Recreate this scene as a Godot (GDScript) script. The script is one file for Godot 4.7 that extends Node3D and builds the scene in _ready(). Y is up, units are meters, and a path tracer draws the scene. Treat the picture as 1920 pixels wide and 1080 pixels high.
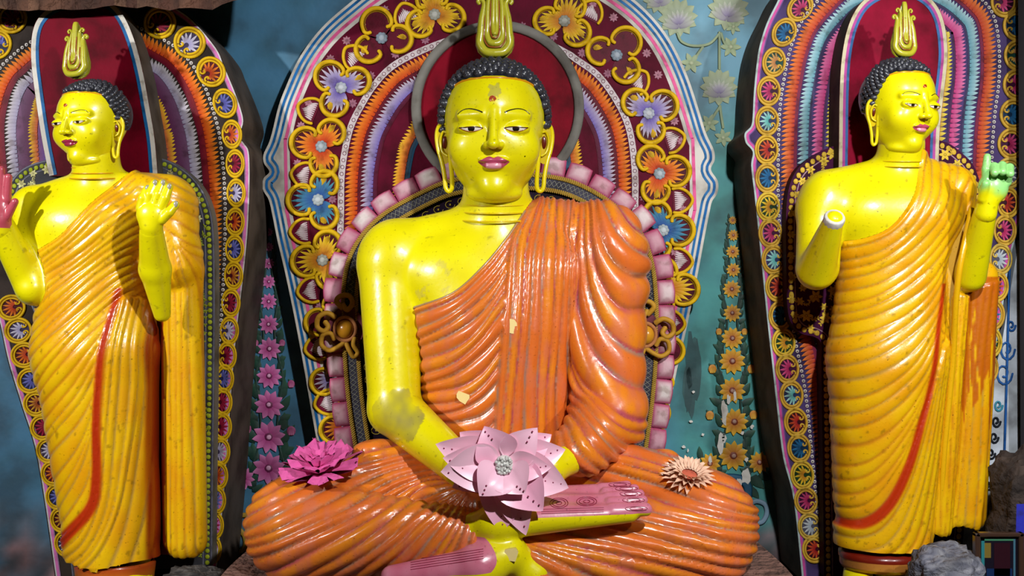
extends Node3D
# A painted shrine wall: a large seated statue between two standing ones, each before a painted arch.
# Units are metres, y up. The wall is the plane z = 0, the lens stands 4 m in front of it.

const CAMZ := 4.0
const FOCAL := 2000.0

var M := {}
var taken := {}


# ---------------------------------------------------------------- pixels to positions
func P(x: float, y: float, z: float) -> Vector3:
	var k := (CAMZ - z) / FOCAL
	return Vector3((x - 960.0) * k, (540.0 - y) * k, z)


func S(r: float, z: float) -> float:
	return r * (CAMZ - z) / FOCAL


func P2(x: float, y: float, z: float) -> Vector2:
	var k := (CAMZ - z) / FOCAL
	return Vector2((x - 960.0) * k, (540.0 - y) * k)


func hexc(s: String) -> Color:
	return Color(s)


const SKIN_A := Color("e3d90c")
const SKIN_B := Color("cfc00f")
const SKIN_C := Color("8f8420")
const OR_A := Color("d1682a")
const OR_B := Color("dd8420")
const OR_C := Color("c86a4c")
const OR_L1 := Color("94786f")
const OR_L2 := Color("7d4a3a")
const OR_L3 := Color("a0435a")
const AM_A := Color("e0b010")
const AM_B := Color("d9940f")
const AM_C := Color("8d6a14")
const AM_L1 := Color("b5701c")
const AM_L2 := Color("a8834a")


# ---------------------------------------------------------------- mesh collector
class MB:
	var v := PackedVector3Array()
	var n := PackedVector3Array()
	var c := PackedColorArray()
	var i := PackedInt32Array()

	func vert(p: Vector3, nn: Vector3, col: Color) -> int:
		v.append(p)
		n.append(nn)
		c.append(col)
		return v.size() - 1

	func tri(a: int, b: int, d: int) -> void:
		i.append(a)
		i.append(b)
		i.append(d)

	func quad(a: int, b: int, d: int, e: int) -> void:
		tri(a, b, d)
		tri(a, d, e)

	func flat_quad(a: Vector3, b: Vector3, d: Vector3, e: Vector3, col: Color) -> void:
		var nn := (b - a).cross(d - a).normalized()
		quad(vert(a, nn, col), vert(b, nn, col), vert(d, nn, col), vert(e, nn, col))

	func box(lo: Vector3, hi: Vector3, col: Color) -> void:
		var p := []
		for k in 8:
			p.append(Vector3(hi.x if k & 1 else lo.x, hi.y if k & 2 else lo.y, hi.z if k & 4 else lo.z))
		for f in [[4, 5, 7, 6], [1, 0, 2, 3], [0, 4, 6, 2], [5, 1, 3, 7], [6, 7, 3, 2], [0, 1, 5, 4]]:
			flat_quad(p[f[0]], p[f[1]], p[f[2]], p[f[3]], col)

	# a box with its edges cut at an angle
	func chamfer_box(lo: Vector3, hi: Vector3, e: float, col: Color) -> void:
		var r := [PackedVector3Array(), PackedVector3Array(), PackedVector3Array(), PackedVector3Array()]
		var spec := [[lo.z, e], [lo.z + e, 0.0], [hi.z - e, 0.0], [hi.z, e]]
		for k in 4:
			var z: float = spec[k][0]
			var s: float = spec[k][1]
			var a := Vector2(lo.x + s, lo.y + s)
			var b := Vector2(hi.x - s, hi.y - s)
			for q in [[a.x + e, a.y], [b.x - e, a.y], [b.x, a.y + e], [b.x, b.y - e], [b.x - e, b.y], [a.x + e, b.y], [a.x, b.y - e], [a.x, a.y + e]]:
				r[k].append(Vector3(q[0], q[1], z))
		for k in 3:
			for j in 8:
				var j2 := (j + 1) % 8
				flat_quad(r[k][j], r[k][j2], r[k + 1][j2], r[k + 1][j], col)
		for k in [0, 3]:
			for j in range(1, 7):
				var nn := Vector3(0, 0, 1 if k == 3 else -1)
				tri(vert(r[k][0], nn, col), vert(r[k][j], nn, col), vert(r[k][j + 1], nn, col))

	# swept tube; radii one per point; squash flattens along "flat" axis
	func tube(path: PackedVector3Array, radii: PackedFloat32Array, cols: PackedColorArray, sides := 8, closed := false, ref := Vector3(0, 0, 1), squash := 1.0) -> void:
		var m := path.size()
		if m < 2:
			return
		var first := v.size()
		for k in m:
			var t: Vector3
			if closed:
				t = path[(k + 1) % m] - path[(k + m - 1) % m]
			else:
				t = path[mini(k + 1, m - 1)] - path[maxi(k - 1, 0)]
			t = t.normalized()
			var r0 := ref
			if absf(t.dot(r0)) > 0.95:
				r0 = Vector3(0.3, 1, 0.2).normalized()
			var sx := t.cross(r0).normalized()
			var sy := sx.cross(t).normalized()
			var rad: float = radii[mini(k, radii.size() - 1)]
			var col: Color = cols[mini(k, cols.size() - 1)]
			for j in sides:
				var an := TAU * j / sides
				var nn := sx * cos(an) * squash + sy * sin(an)
				vert(path[k] + (sx * cos(an) + sy * sin(an) * squash) * rad, nn.normalized(), col)
		var rows := m if closed else m - 1
		for k in rows:
			var a := first + k * sides
			var b := first + ((k + 1) % m) * sides
			for j in sides:
				var j2 := (j + 1) % sides
				quad(a + j, a + j2, b + j2, b + j)
		if not closed:
			for e in [0, m - 1]:
				var t2: Vector3 = (path[0] - path[1]) if e == 0 else (path[m - 1] - path[m - 2])
				t2 = t2.normalized()
				var rad2: float = radii[mini(e, radii.size() - 1)]
				var col2: Color = cols[mini(e, cols.size() - 1)]
				var tip := vert(path[e] + t2 * rad2 * 0.6, t2, col2)
				for j in sides:
					tri(first + e * sides + j, first + e * sides + (j + 1) % sides, tip)

	func ellipsoid(ctr: Vector3, r: Vector3, col: Color, seg := 12, rings := 8, b := Basis()) -> void:
		var first := v.size()
		for k in rings + 1:
			var ph := PI * k / rings
			for j in seg:
				var th := TAU * j / seg
				var d := Vector3(sin(ph) * cos(th), cos(ph), sin(ph) * sin(th))
				vert(ctr + b * (d * r), (b * (d / r)).normalized(), col)
		for k in rings:
			for j in seg:
				var j2 := (j + 1) % seg
				quad(first + k * seg + j, first + k * seg + j2, first + (k + 1) * seg + j2, first + (k + 1) * seg + j)

	# surface of turn about "axis"; profile points are (radius, height)
	func lathe(ctr: Vector3, profile: PackedVector2Array, col: PackedColorArray, seg := 12, b := Basis()) -> void:
		var first := v.size()
		var m := profile.size()
		for k in m:
			var t := profile[mini(k + 1, m - 1)] - profile[maxi(k - 1, 0)]
			var nn2 := Vector2(t.y, -t.x).normalized()
			for j in seg:
				var th := TAU * j / seg
				var d := Vector3(cos(th), 0, sin(th))
				vert(ctr + b * (d * profile[k].x + Vector3(0, profile[k].y, 0)), b * (d * nn2.x + Vector3(0, nn2.y, 0)), col[mini(k, col.size() - 1)])
		for k in m - 1:
			for j in seg:
				var j2 := (j + 1) % seg
				quad(first + k * seg + j, first + k * seg + j2, first + (k + 1) * seg + j2, first + (k + 1) * seg + j)

	# flat polygon facing +z
	func poly(pts: PackedVector3Array, col: Color, nn := Vector3(0, 0, 1)) -> void:
		var p2 := PackedVector2Array()
		for p in pts:
			p2.append(Vector2(p.x, p.y))
		var t := Geometry2D.triangulate_polygon(p2)
		var first := v.size()
		for p in pts:
			vert(p, nn, col)
		for k in t:
			i.append(first + k)

	# polygon with thickness: front face at its own z, walls back to z0
	func slab(pts: PackedVector3Array, z0: float, col: Color, side: Color, bevel := 0.0) -> void:
		poly(pts, col)
		var m := pts.size()
		for k in m:
			var a := pts[k]
			var b := pts[(k + 1) % m]
			flat_quad(a, b, Vector3(b.x, b.y, z0), Vector3(a.x, a.y, z0), side)

	# raised pad: flat polygon with a domed middle
	func pad(pts: PackedVector3Array, lift: float, col: Color, rim: Color) -> void:
		var ctr := Vector3.ZERO
		for p in pts:
			ctr += p
		ctr /= pts.size()
		var m := pts.size()
		var first := v.size()
		for ring in 3:
			var f: float = [1.0, 0.72, 0.35][ring]
			var hgt: float = [0.0, 0.7, 0.95][ring] * lift
			for p in pts:
				var q := ctr + (p - ctr) * f + Vector3(0, 0, hgt)
				var out := (p - ctr).normalized()
				vert(q, (out * [0.8, 0.45, 0.15][ring] + Vector3(0, 0, 1)).normalized(), rim.lerp(col, [0.0, 0.7, 1.0][ring]))
		var mid := vert(ctr + Vector3(0, 0, lift), Vector3(0, 0, 1), col)
		for ring in 2:
			for k in m:
				var k2 := (k + 1) % m
				quad(first + ring * m + k, first + ring * m + k2, first + (ring + 1) * m + k2, first + (ring + 1) * m + k)
		for k in m:
			tri(first + 2 * m + k, first + 2 * m + (k + 1) % m, mid)

	func add(o: MB, t := Transform3D()) -> void:
		var first := v.size()
		var nb := t.basis.inverse().transposed()
		for k in o.v.size():
			v.append(t * o.v[k])
			n.append((nb * o.n[k]).normalized())
		c.append_array(o.c)
		for k in o.i:
			i.append(k + first)

	func mesh() -> ArrayMesh:
		var out := PackedInt32Array()
		out.resize(i.size())
		for k in range(0, i.size(), 3):
			var a := i[k]
			var b := i[k + 1]
			var d := i[k + 2]
			out[k] = a
			if (v[b] - v[a]).cross(v[d] - v[a]).dot(n[a] + n[b] + n[d]) > 0.0:
				out[k + 1] = d
				out[k + 2] = b
			else:
				out[k + 1] = b
				out[k + 2] = d
		var arr := []
		arr.resize(Mesh.ARRAY_MAX)
		arr[Mesh.ARRAY_VERTEX] = v
		arr[Mesh.ARRAY_NORMAL] = n
		arr[Mesh.ARRAY_COLOR] = c
		arr[Mesh.ARRAY_INDEX] = out
		var am := ArrayMesh.new()
		am.add_surface_from_arrays(Mesh.PRIMITIVE_TRIANGLES, arr)
		return am


# ---------------------------------------------------------------- sculpting field: joints and ellipsoids joined smoothly
class Sdf:
	var ty := PackedInt32Array()
	var a := PackedVector3Array()
	var d := PackedVector3Array()
	var e := PackedVector3Array()
	var q := PackedFloat32Array()
	var ra := PackedFloat32Array()
	var rb := PackedFloat32Array()
	var zs := PackedFloat32Array()
	var kk := PackedFloat32Array()
	var op := PackedInt32Array()
	var bs: Array[Basis] = []
	var lo := Vector3(1e9, 1e9, 1e9)
	var hi := Vector3(-1e9, -1e9, -1e9)

	func all() -> PackedInt32Array:
		return PackedInt32Array(range(ty.size()))

	func grow(p: Vector3, r: float) -> void:
		lo = lo.min(p - Vector3(r, r, r))
		hi = hi.max(p + Vector3(r, r, r))

	func cap(p1: Vector3, p2: Vector3, r1: float, r2: float, k := 0.02, zsq := 1.0, o := 0) -> void:
		if o == 0:
			grow(p1, r1)
			grow(p2, r2)
		var s1 := Vector3(p1.x, p1.y, p1.z / zsq)
		var s2 := Vector3(p2.x, p2.y, p2.z / zsq)
		ty.append(0)
		a.append(s1)
		d.append(s2 - s1)
		e.append(Vector3.ZERO)
		q.append(1.0 / maxf((s2 - s1).length_squared(), 1e-9))
		ra.append(r1)
		rb.append(r2 - r1)
		zs.append(1.0 / zsq)
		kk.append(k)
		op.append(o)
		bs.append(Basis())

	func ell(ctr: Vector3, r: Vector3, k := 0.02, o := 0, b := Basis()) -> void:
		if o == 0:
			grow(ctr, maxf(r.x, maxf(r.y, r.z)))
		ty.append(1)
		a.append(ctr)
		d.append(Vector3.ONE / r)
		e.append(Vector3.ONE / (r * r))
		q.append(minf(r.x, minf(r.y, r.z)))
		ra.append(0.0)
		rb.append(0.0)
		zs.append(1.0)
		kk.append(k)
		op.append(o)
		bs.append(b.inverse())

	func raw(j: int, p: Vector3) -> float:
		if ty[j] == 0:
			var pa := Vector3(p.x, p.y, p.z * zs[j]) - a[j]
			var t := clampf(pa.dot(d[j]) * q[j], 0.0, 1.0)
			return (pa - d[j] * t).length() - ra[j] - rb[j] * t
		var l: Vector3 = bs[j] * (p - a[j])
		var k1 := (l * e[j]).length()
		if k1 < 1e-6:
			return -q[j]
		var k0 := (l * d[j]).length()
		return k0 * (k0 - 1.0) / k1

	func ev(p: Vector3, list: PackedInt32Array) -> float:
		var r := 1e9
		for j in list:
			var x: float
			if ty[j] == 0:
				var pa := Vector3(p.x, p.y, p.z * zs[j]) - a[j]
				var dd := d[j]
				var t := clampf(pa.dot(dd) * q[j], 0.0, 1.0)
				x = (pa - dd * t).length() - ra[j] - rb[j] * t
			else:
				var l: Vector3 = bs[j] * (p - a[j])
				var k1 := (l * e[j]).length()
				if k1 < 1e-6:
					x = -q[j]
				else:
					var k0 := (l * d[j]).length()
					x = k0 * (k0 - 1.0) / k1
			var k := kk[j]
			if op[j] == 0:
				if r > x + k:
					r = x
				elif x < r + k:
					var hh := 0.5 + 0.5 * (r - x) / k
					r = lerpf(r, x, hh) - k * hh * (1.0 - hh)
			else:
				x = -x
				if x > r - k:
					if x > r + k:
						r = x
					else:
						var hh2 := 0.5 - 0.5 * (r - x) / k
						r = lerpf(r, x, hh2) + k * hh2 * (1.0 - hh2)
		return r

	var kmax := 0.0

	func near(list: PackedInt32Array, p: Vector3, rad: float) -> PackedInt32Array:
		var out := PackedInt32Array()
		for j in list:
			if raw(j, p) < rad + kmax:
				out.append(j)
		return out

	# surface nets
	func net(h: float) -> Dictionary:
		var base := lo - Vector3(h, h, h) * 2.0
		var size := hi - lo + Vector3(h, h, h) * 4.0
		var snx := int(ceil(size.x / (h * 16.0)))
		var sny := int(ceil(size.y / (h * 16.0)))
		var snz := int(ceil(size.z / (h * 16.0)))
		var NX := snx * 16 + 1
		var NXY := NX * (sny * 16 + 1)
		var vv := PackedVector3Array()
		var at := {}
		var edges := PackedInt64Array()
		var val := PackedFloat32Array()
		val.resize(125)
		for k in kk:
			kmax = maxf(kmax, k)
		var every := all()
		var off := [0, 1, 5, 6, 25, 26, 30, 31]
		var ce := [[0, 1], [2, 3], [4, 5], [6, 7], [0, 2], [1, 3], [4, 6], [5, 7], [0, 4], [1, 5], [2, 6], [3, 7]]
		var co: Array[Vector3] = []
		for k in 8:
			co.append(Vector3(k & 1, (k >> 1) & 1, (k >> 2) & 1))
		for sz in snz:
			for sy in sny:
				for sx in snx:
					var sc := base + Vector3(sx * 16 + 8, sy * 16 + 8, sz * 16 + 8) * h
					var l1 := near(every, sc, 14.5 * h * 1.5)
					if l1.is_empty() or absf(ev(sc, l1)) > 14.5 * h * 2.6:
						continue
					for b in 64:
						var bx := sx * 16 + (b & 3) * 4
						var by := sy * 16 + ((b >> 2) & 3) * 4
						var bz := sz * 16 + ((b >> 4) & 3) * 4
						var bc := base + Vector3(bx + 2, by + 2, bz + 2) * h
						var l2 := near(l1, bc, 3.6 * h * 2.0)
						if l2.is_empty() or absf(ev(bc, l2)) > 3.6 * h * 2.4:
							continue
						var w := 0
						for z in 5:
							for y in 5:
								for x in 5:
									val[w] = ev(base + Vector3(bx + x, by + y, bz + z) * h, l2)
									w += 1
						for z in 4:
							for y in 4:
								for x in 4:
									var o := x + y * 5 + z * 25
									var m := 0
									for k in 8:
										if val[o + off[k]] < 0.0:
											m |= 1 << k
									if m == 0 or m == 255:
										continue
									var sum := Vector3.ZERO
									var cnt := 0
									for g in ce:
										var g0: int = g[0]
										var g1: int = g[1]
										if ((m >> g0) & 1) != ((m >> g1) & 1):
											var f0 := val[o + off[g0]]
											var f1 := val[o + off[g1]]
											sum += co[g0].lerp(co[g1], f0 / (f0 - f1))
											cnt += 1
									var id := (bx + x) + (by + y) * NX + (bz + z) * NXY
									at[id] = vv.size()
									vv.append(base + (Vector3(bx + x, by + y, bz + z) + sum / cnt) * h)
									var s0 := m & 1
									if s0 != ((m >> 1) & 1):
										edges.append(id * 8 + s0)
									if s0 != ((m >> 2) & 1):
										edges.append(id * 8 + 2 + s0)
									if s0 != ((m >> 4) & 1):
										edges.append(id * 8 + 4 + s0)
		var ii := PackedInt32Array()
		for g in edges:
			var id: int = g >> 3
			var ax: int = (g & 7) >> 1
			var inside: int = g & 1
			var u: int = [NX, NXY, 1][ax]
			var w2: int = [NXY, 1, NX][ax]
			var c0: int = at.get(id, -1)
			var c1: int = at.get(id - u, -1)
			var c2: int = at.get(id - u - w2, -1)
			var c3: int = at.get(id - w2, -1)
			if c0 < 0 or c1 < 0 or c2 < 0 or c3 < 0:
				continue
			if inside == 1:
				ii.append_array([c0, c3, c2, c0, c2, c1])
			else:
				ii.append_array([c0, c1, c2, c0, c2, c3])
		return {"v": vv, "i": ii}


# cuts a mesh along the zero line of s; returns [where s > 0, where s < 0]
func split(m: Dictionary, s: PackedFloat32Array) -> Array:
	var v: PackedVector3Array = m.v
	var idx: PackedInt32Array = m.i
	var outv := [PackedVector3Array(), PackedVector3Array()]
	var outs := [PackedFloat32Array(), PackedFloat32Array()]
	var outi := [PackedInt32Array(), PackedInt32Array()]
	var map := [PackedInt32Array(), PackedInt32Array()]
	for k in 2:
		map[k].resize(v.size())
		map[k].fill(-1)
	var cuts := [{}, {}]
	var nv := v.size()
	for t in range(0, idx.size(), 3):
		var q := [idx[t], idx[t + 1], idx[t + 2]]
		var pos := [s[q[0]] >= 0.0, s[q[1]] >= 0.0, s[q[2]] >= 0.0]
		for side in 2:
			var want: bool = side == 0
			var loop := PackedInt32Array()
			for k in 3:
				var k2 := (k + 1) % 3
				var a: int = q[k]
				var b: int = q[k2]
				if pos[k] == want:
					if map[side][a] < 0:
						map[side][a] = outv[side].size()
						outv[side].append(v[a])
						outs[side].append(s[a])
					loop.append(map[side][a])
				if pos[k] != pos[k2]:
					var key := mini(a, b) * nv + maxi(a, b)
					if not cuts[side].has(key):
						cuts[side][key] = outv[side].size()
						outv[side].append(v[a].lerp(v[b], s[a] / (s[a] - s[b])))
						outs[side].append(0.0)
					loop.append(cuts[side][key])
			for k in range(1, loop.size() - 1):
				outi[side].append(loop[0])
				outi[side].append(loop[k])
				outi[side].append(loop[k + 1])
	return [{"v": outv[0], "i": outi[0], "s": outs[0]}, {"v": outv[1], "i": outi[1], "s": outs[1]}]


func normals_of(m: Dictionary) -> PackedVector3Array:
	var v: PackedVector3Array = m.v
	var idx: PackedInt32Array = m.i
	var n := PackedVector3Array()
	n.resize(v.size())
	for t in range(0, idx.size(), 3):
		var a := idx[t]
		var b := idx[t + 1]
		var c := idx[t + 2]
		var f := (v[c] - v[a]).cross(v[b] - v[a])
		n[a] += f
		n[b] += f
		n[c] += f
	for k in n.size():
		n[k] = n[k].normalized()
	return n


func smooth(m: Dictionary, times: int) -> void:
	var idx: PackedInt32Array = m.i
	for pass_ in times:
		var v: PackedVector3Array = m.v
		var sum := PackedVector3Array()
		sum.resize(v.size())
		var cnt := PackedInt32Array()
		cnt.resize(v.size())
		for t in range(0, idx.size(), 3):
			var a := idx[t]
			var b := idx[t + 1]
			var c := idx[t + 2]
			var g := v[a] + v[b] + v[c]
			sum[a] += g
			sum[b] += g
			sum[c] += g
			cnt[a] += 3
			cnt[b] += 3
			cnt[c] += 3
		for k in v.size():
			if cnt[k] > 0:
				v[k] = v[k].lerp(sum[k] / cnt[k], 0.7)
		m.v = v


# into a collector, coloured by a function of place and normal
func to_mb(m: Dictionary, paint: Callable) -> MB:
	var o := MB.new()
	o.v = m.v
	o.n = normals_of(m)
	o.i = m.i
	o.c.resize(o.v.size())
	for k in o.v.size():
		o.c[k] = paint.call(o.v[k], o.n[k])
	return o


# ---------------------------------------------------------------- cloth folds laid between guide lines
class Folds:
	var x0: float
	var y0: float
	var res: float
	var w: int
	var h: int
	var H := PackedFloat32Array()
	var G := PackedFloat32Array()
	var T := PackedFloat32Array()
	var on := PackedByteArray()

	func setup(lo: Vector2, hi: Vector2, r: float) -> void:
		x0 = lo.x
		y0 = lo.y
		res = r
		w = int((hi.x - lo.x) / r) + 2
		h = int((hi.y - lo.y) / r) + 2
		H.resize(w * h)
		G.resize(w * h)
		T.resize(w * h)
		on.resize(w * h)

	func spread(g: PackedVector2Array, m: int) -> PackedVector2Array:
		# a smooth line through the points, then m points evenly along it
		var fine := PackedVector2Array()
		for k in g.size() - 1:
			var p0 := g[maxi(k - 1, 0)]
			var p3 := g[mini(k + 2, g.size() - 1)]
			for t in 10:
				fine.append(g[k].cubic_interpolate(g[k + 1], p0, p3, t / 10.0))
		fine.append(g[g.size() - 1])
		var len := PackedFloat32Array([0.0])
		for k in fine.size() - 1:
			len.append(len[k] + fine[k].distance_to(fine[k + 1]))
		var total := len[len.size() - 1]
		var out := PackedVector2Array()
		var j := 0
		for k in m:
			var want := total * k / (m - 1)
			while j < len.size() - 2 and len[j + 1] < want:
				j += 1
			var f := clampf((want - len[j]) / maxf(len[j + 1] - len[j], 1e-9), 0.0, 1.0)
			out.append(fine[j].lerp(fine[j + 1], f))
		return out

	func lay(guides: Array, nf: float, amp: float, lift: float, rng: RandomNumberGenerator, sharp := 0.75, taper := 0.0) -> void:
		var span := 0.0
		var gl := []
		for g in guides:
			var d := 0.0
			for k in g.size() - 1:
				d += g[k].distance_to(g[k + 1])
			span = maxf(span, d)
		var nu := int(span / res * 1.5) + 4
		for g in guides:
			gl.append(spread(g, nu))
		var across := 0.0
		for u in [0, nu / 2, nu - 1]:
			var d2 := 0.0
			for k in gl.size() - 1:
				d2 += gl[k][u].distance_to(gl[k + 1][u])
			across = maxf(across, d2)
		var nv := int(across / res * 1.6) + 4
		var tone := PackedFloat32Array()
		var size := PackedFloat32Array()
		for k in int(nf) + 3:
			tone.append(rng.randf())
			size.append(rng.randf_range(0.65, 1.15))
		var ng := gl.size() - 1
		for iv in nv:
			var v := float(iv) / (nv - 1)
			var gp := v * ng
			var k := mini(int(gp), ng - 1)
			var f := gp - k
			var ph := v * nf
			for iu in nu:
				var u := float(iu) / (nu - 1)
				var p1: Vector2 = gl[k][iu]
				var p2: Vector2 = gl[k + 1][iu]
				var p0: Vector2 = gl[maxi(k - 1, 0)][iu]
				var p3: Vector2 = gl[mini(k + 2, ng)][iu]
				var p := p1.cubic_interpolate(p2, p0, p3, f)
				var x := int((p.x - x0) / res)
				var y := int((p.y - y0) / res)
				if x < 0 or y < 0 or x >= w or y >= h:
					continue
				var at := x + y * w
				var wob := ph + 0.12 * sin(u * 5.0 + ph * 1.7)
				var fr := wob - floorf(wob)
				var idx := clampi(int(floorf(wob)), 0, int(nf) + 2)
				var ridge := pow(absf(sin(fr * PI)), sharp)
				var fade := 1.0
				if taper > 0.0:
					fade = smoothstep(0.0, taper, u) * smoothstep(0.0, taper, 1.0 - u)
				H[at] = lift + amp * ridge * size[idx] * fade
				G[at] = (1.0 - smoothstep(0.03, 0.17, minf(fr, 1.0 - fr))) * fade
				T[at] = tone[idx]
				on[at] = 1

	func finish(blur := 1) -> void:
		for pass_ in 3:
			var o2 := on.duplicate()
			for y in range(1, h - 1):
				for x in range(1, w - 1):
					var at := x + y * w
					if on[at]:
						continue
					var s := 0.0
					var g := 0.0
					var t := 0.0
					var c := 0
					for d in [-1, 1, -w, w]:
						if on[at + d]:
							s += H[at + d]
							g += G[at + d]
							t += T[at + d]
							c += 1
					if c > 0:
						H[at] = s / c
						G[at] = g / c
						T[at] = t / c
						o2[at] = 1
			on = o2
		for pass_ in blur:
			var h2 := H.duplicate()
			for y in range(1, h - 1):
				for x in range(1, w - 1):
					var at := x + y * w
					if on[at] == 0:
						continue
					h2[at] = (H[at] * 2.0 + H[at - 1] + H[at + 1] + H[at - w] + H[at + w]) / 6.0
			H = h2

	func get3(p: Vector3) -> Vector3:
		var fx := clampf((p.x - x0) / res - 0.5, 0.0, w - 2.0)
		var fy := clampf((p.y - y0) / res - 0.5, 0.0, h - 2.0)
		var x := int(fx)
		var y := int(fy)
		fx -= x
		fy -= y
		var at := x + y * w
		var hh := lerpf(lerpf(H[at], H[at + 1], fx), lerpf(H[at + w], H[at + w + 1], fx), fy)
		var gg := lerpf(lerpf(G[at], G[at + 1], fx), lerpf(G[at + w], G[at + w + 1], fx), fy)
		return Vector3(hh, gg, T[at])


# ---------------------------------------------------------------- nodes
func numbered(called: String) -> String:
	taken[called] = taken.get(called, -1) + 1
	return called if taken[called] == 0 else "%s_%03d" % [called, taken[called]]


func thing(called: String, label: String, category: String, at: Vector3, group := "") -> Node3D:
	var o := Node3D.new()
	o.name = numbered(called)
	add_child(o)
	o.position = at
	o.set_meta("label", label)
	o.set_meta("category", category)
	if group:
		o.set_meta("group", group)
	return o


# a part whose mesh is given in world places
func part(called: String, mb: MB, mat: Material, parent: Node3D, label := "") -> MeshInstance3D:
	return put(called, mb.mesh(), mat, parent, Transform3D(Basis(), -(parent.position if parent.get_parent() == self else Vector3.ZERO)), label)


func put(called: String, mesh: Mesh, mat: Material, parent: Node3D, t: Transform3D, label := "") -> MeshInstance3D:
	var o := MeshInstance3D.new()
	o.name = called
	o.mesh = mesh
	o.material_override = mat
	o.transform = t
	parent.add_child(o, true)
	if label:
		o.set_meta("label", label)
	return o


func structure(called: String, mb: MB, mat: Material) -> MeshInstance3D:
	var o := MeshInstance3D.new()
	o.name = called
	o.mesh = mb.mesh()
	o.material_override = mat
	o.set_meta("kind", "structure")
	add_child(o, true)
	return o


# ---------------------------------------------------------------- materials
func noise_tex(seed_: int, freq: float, lo: Color, mid: Color, hi: Color, p0 := 0.25, p1 := 0.6, kind := FastNoiseLite.TYPE_SIMPLEX_SMOOTH, size := 512, octaves := 5) -> NoiseTexture2D:
	var nz := FastNoiseLite.new()
	nz.seed = seed_
	nz.noise_type = kind
	nz.frequency = freq
	nz.fractal_octaves = octaves
	var t := NoiseTexture2D.new()
	t.width = size
	t.height = size
	t.seamless = true
	t.noise = nz
	var g := Gradient.new()
	g.offsets = PackedFloat32Array([p0, (p0 + p1) * 0.5, p1])
	g.colors = PackedColorArray([lo, mid, hi])
	t.color_ramp = g
	return t


func paint_mat(called: String, rough: float, tex: Texture2D, scale: float, bump: Texture2D, bump_cm: float, coat := 0.0, spec := 0.5) -> StandardMaterial3D:
	var m := StandardMaterial3D.new()
	m.resource_name = called
	m.vertex_color_use_as_albedo = true
	m.vertex_color_is_srgb = true
	m.roughness = rough
	m.metallic_specular = spec
	m.albedo_texture = tex
	m.uv1_triplanar = true
	m.uv1_world_triplanar = true
	m.uv1_scale = Vector3(scale, scale, scale)
	if bump:
		m.heightmap_enabled = true
		m.heightmap_texture = bump
		m.heightmap_scale = bump_cm
	if coat > 0.0:
		m.clearcoat_enabled = true
		m.clearcoat = coat
		m.clearcoat_roughness = 0.12
	m.cull_mode = BaseMaterial3D.CULL_DISABLED
	return m


func materials() -> void:
	var soft := noise_tex(3, 0.012, Color(0.80, 0.78, 0.76), Color(0.95, 0.95, 0.94), Color(1, 1, 1), 0.2, 0.55)
	var grime := noise_tex(8, 0.006, Color(0.70, 0.69, 0.68), Color(0.90, 0.90, 0.89), Color(1, 1, 1), 0.15, 0.75)
	var grain := noise_tex(5, 0.08, Color(0, 0, 0), Color(0.5, 0.5, 0.5), Color(1, 1, 1), 0.1, 0.9, FastNoiseLite.TYPE_SIMPLEX_SMOOTH, 512, 4)
	var specks := noise_tex(21, 0.05, Color(0.5, 0.47, 0.40), Color(0.97, 0.97, 0.96), Color(1, 1, 1), 0.13, 0.24, FastNoiseLite.TYPE_SIMPLEX_SMOOTH, 1024, 5)
	M.skin = paint_mat("yellow enamel", 0.30, specks, 1.3, grain, 0.02, 0.25)
	M.robe = paint_mat("robe enamel", 0.30, specks, 1.7, grain, 0.03, 0.3)
	M.enamel = paint_mat("small enamel", 0.28, null, 1.0, null, 0.0, 0.3)
	M.hair = paint_mat("black hair paint", 0.33, soft, 4.0, null, 0.0, 0.2)
	M.mural = paint_mat("wall paint", 0.62, grime, 0.9, grain, 0.03)
	M.ornament = paint_mat("ornament paint", 0.52, soft, 2.5, grain, 0.03, 0.0, 0.22)
	M.panel = paint_mat("panel paint", 0.6, grime, 1.6, grain, 0.03, 0.0, 0.18)
	M.rock = paint_mat("rock", 0.9, grime, 2.2, noise_tex(15, 0.02, Color(0, 0, 0), Color(0.5, 0.5, 0.5), Color(1, 1, 1), 0.1, 0.9), 1.6)
	M.plaster = paint_mat("plaster", 0.85, soft, 0.8, grain, 0.2)
	M.cloth = paint_mat("cloth", 0.75, soft, 5.0, noise_tex(31, 0.3, Color(0, 0, 0), Color(0.5, 0.5, 0.5), Color(1, 1, 1), 0.1, 0.9), 0.08)
	var satin := paint_mat("satin", 0.36, null, 1.0, null, 0.0, 0.0, 0.6)
	satin.rim_enabled = true
	satin.rim = 0.4
	satin.backlight_enabled = true
	satin.backlight = Color(0.25, 0.12, 0.16)
	M.satin = satin


# ---------------------------------------------------------------- lines
func line2(pts: Array, per := 8, closed := false) -> PackedVector2Array:
	var out := PackedVector2Array()
	var m := pts.size()
	var rows := m if closed else m - 1
	for k in rows:
		var p1: Vector2 = pts[k]
		var p2: Vector2 = pts[(k + 1) % m]
		var p0: Vector2 = pts[(k + m - 1) % m] if closed else pts[maxi(k - 1, 0)]
		var p3: Vector2 = pts[(k + 2) % m] if closed else pts[mini(k + 2, m - 1)]
		for t in per:
			out.append(p1.cubic_interpolate(p2, p0, p3, float(t) / per))
	if not closed:
		out.append(pts[m - 1])
	return out


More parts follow.
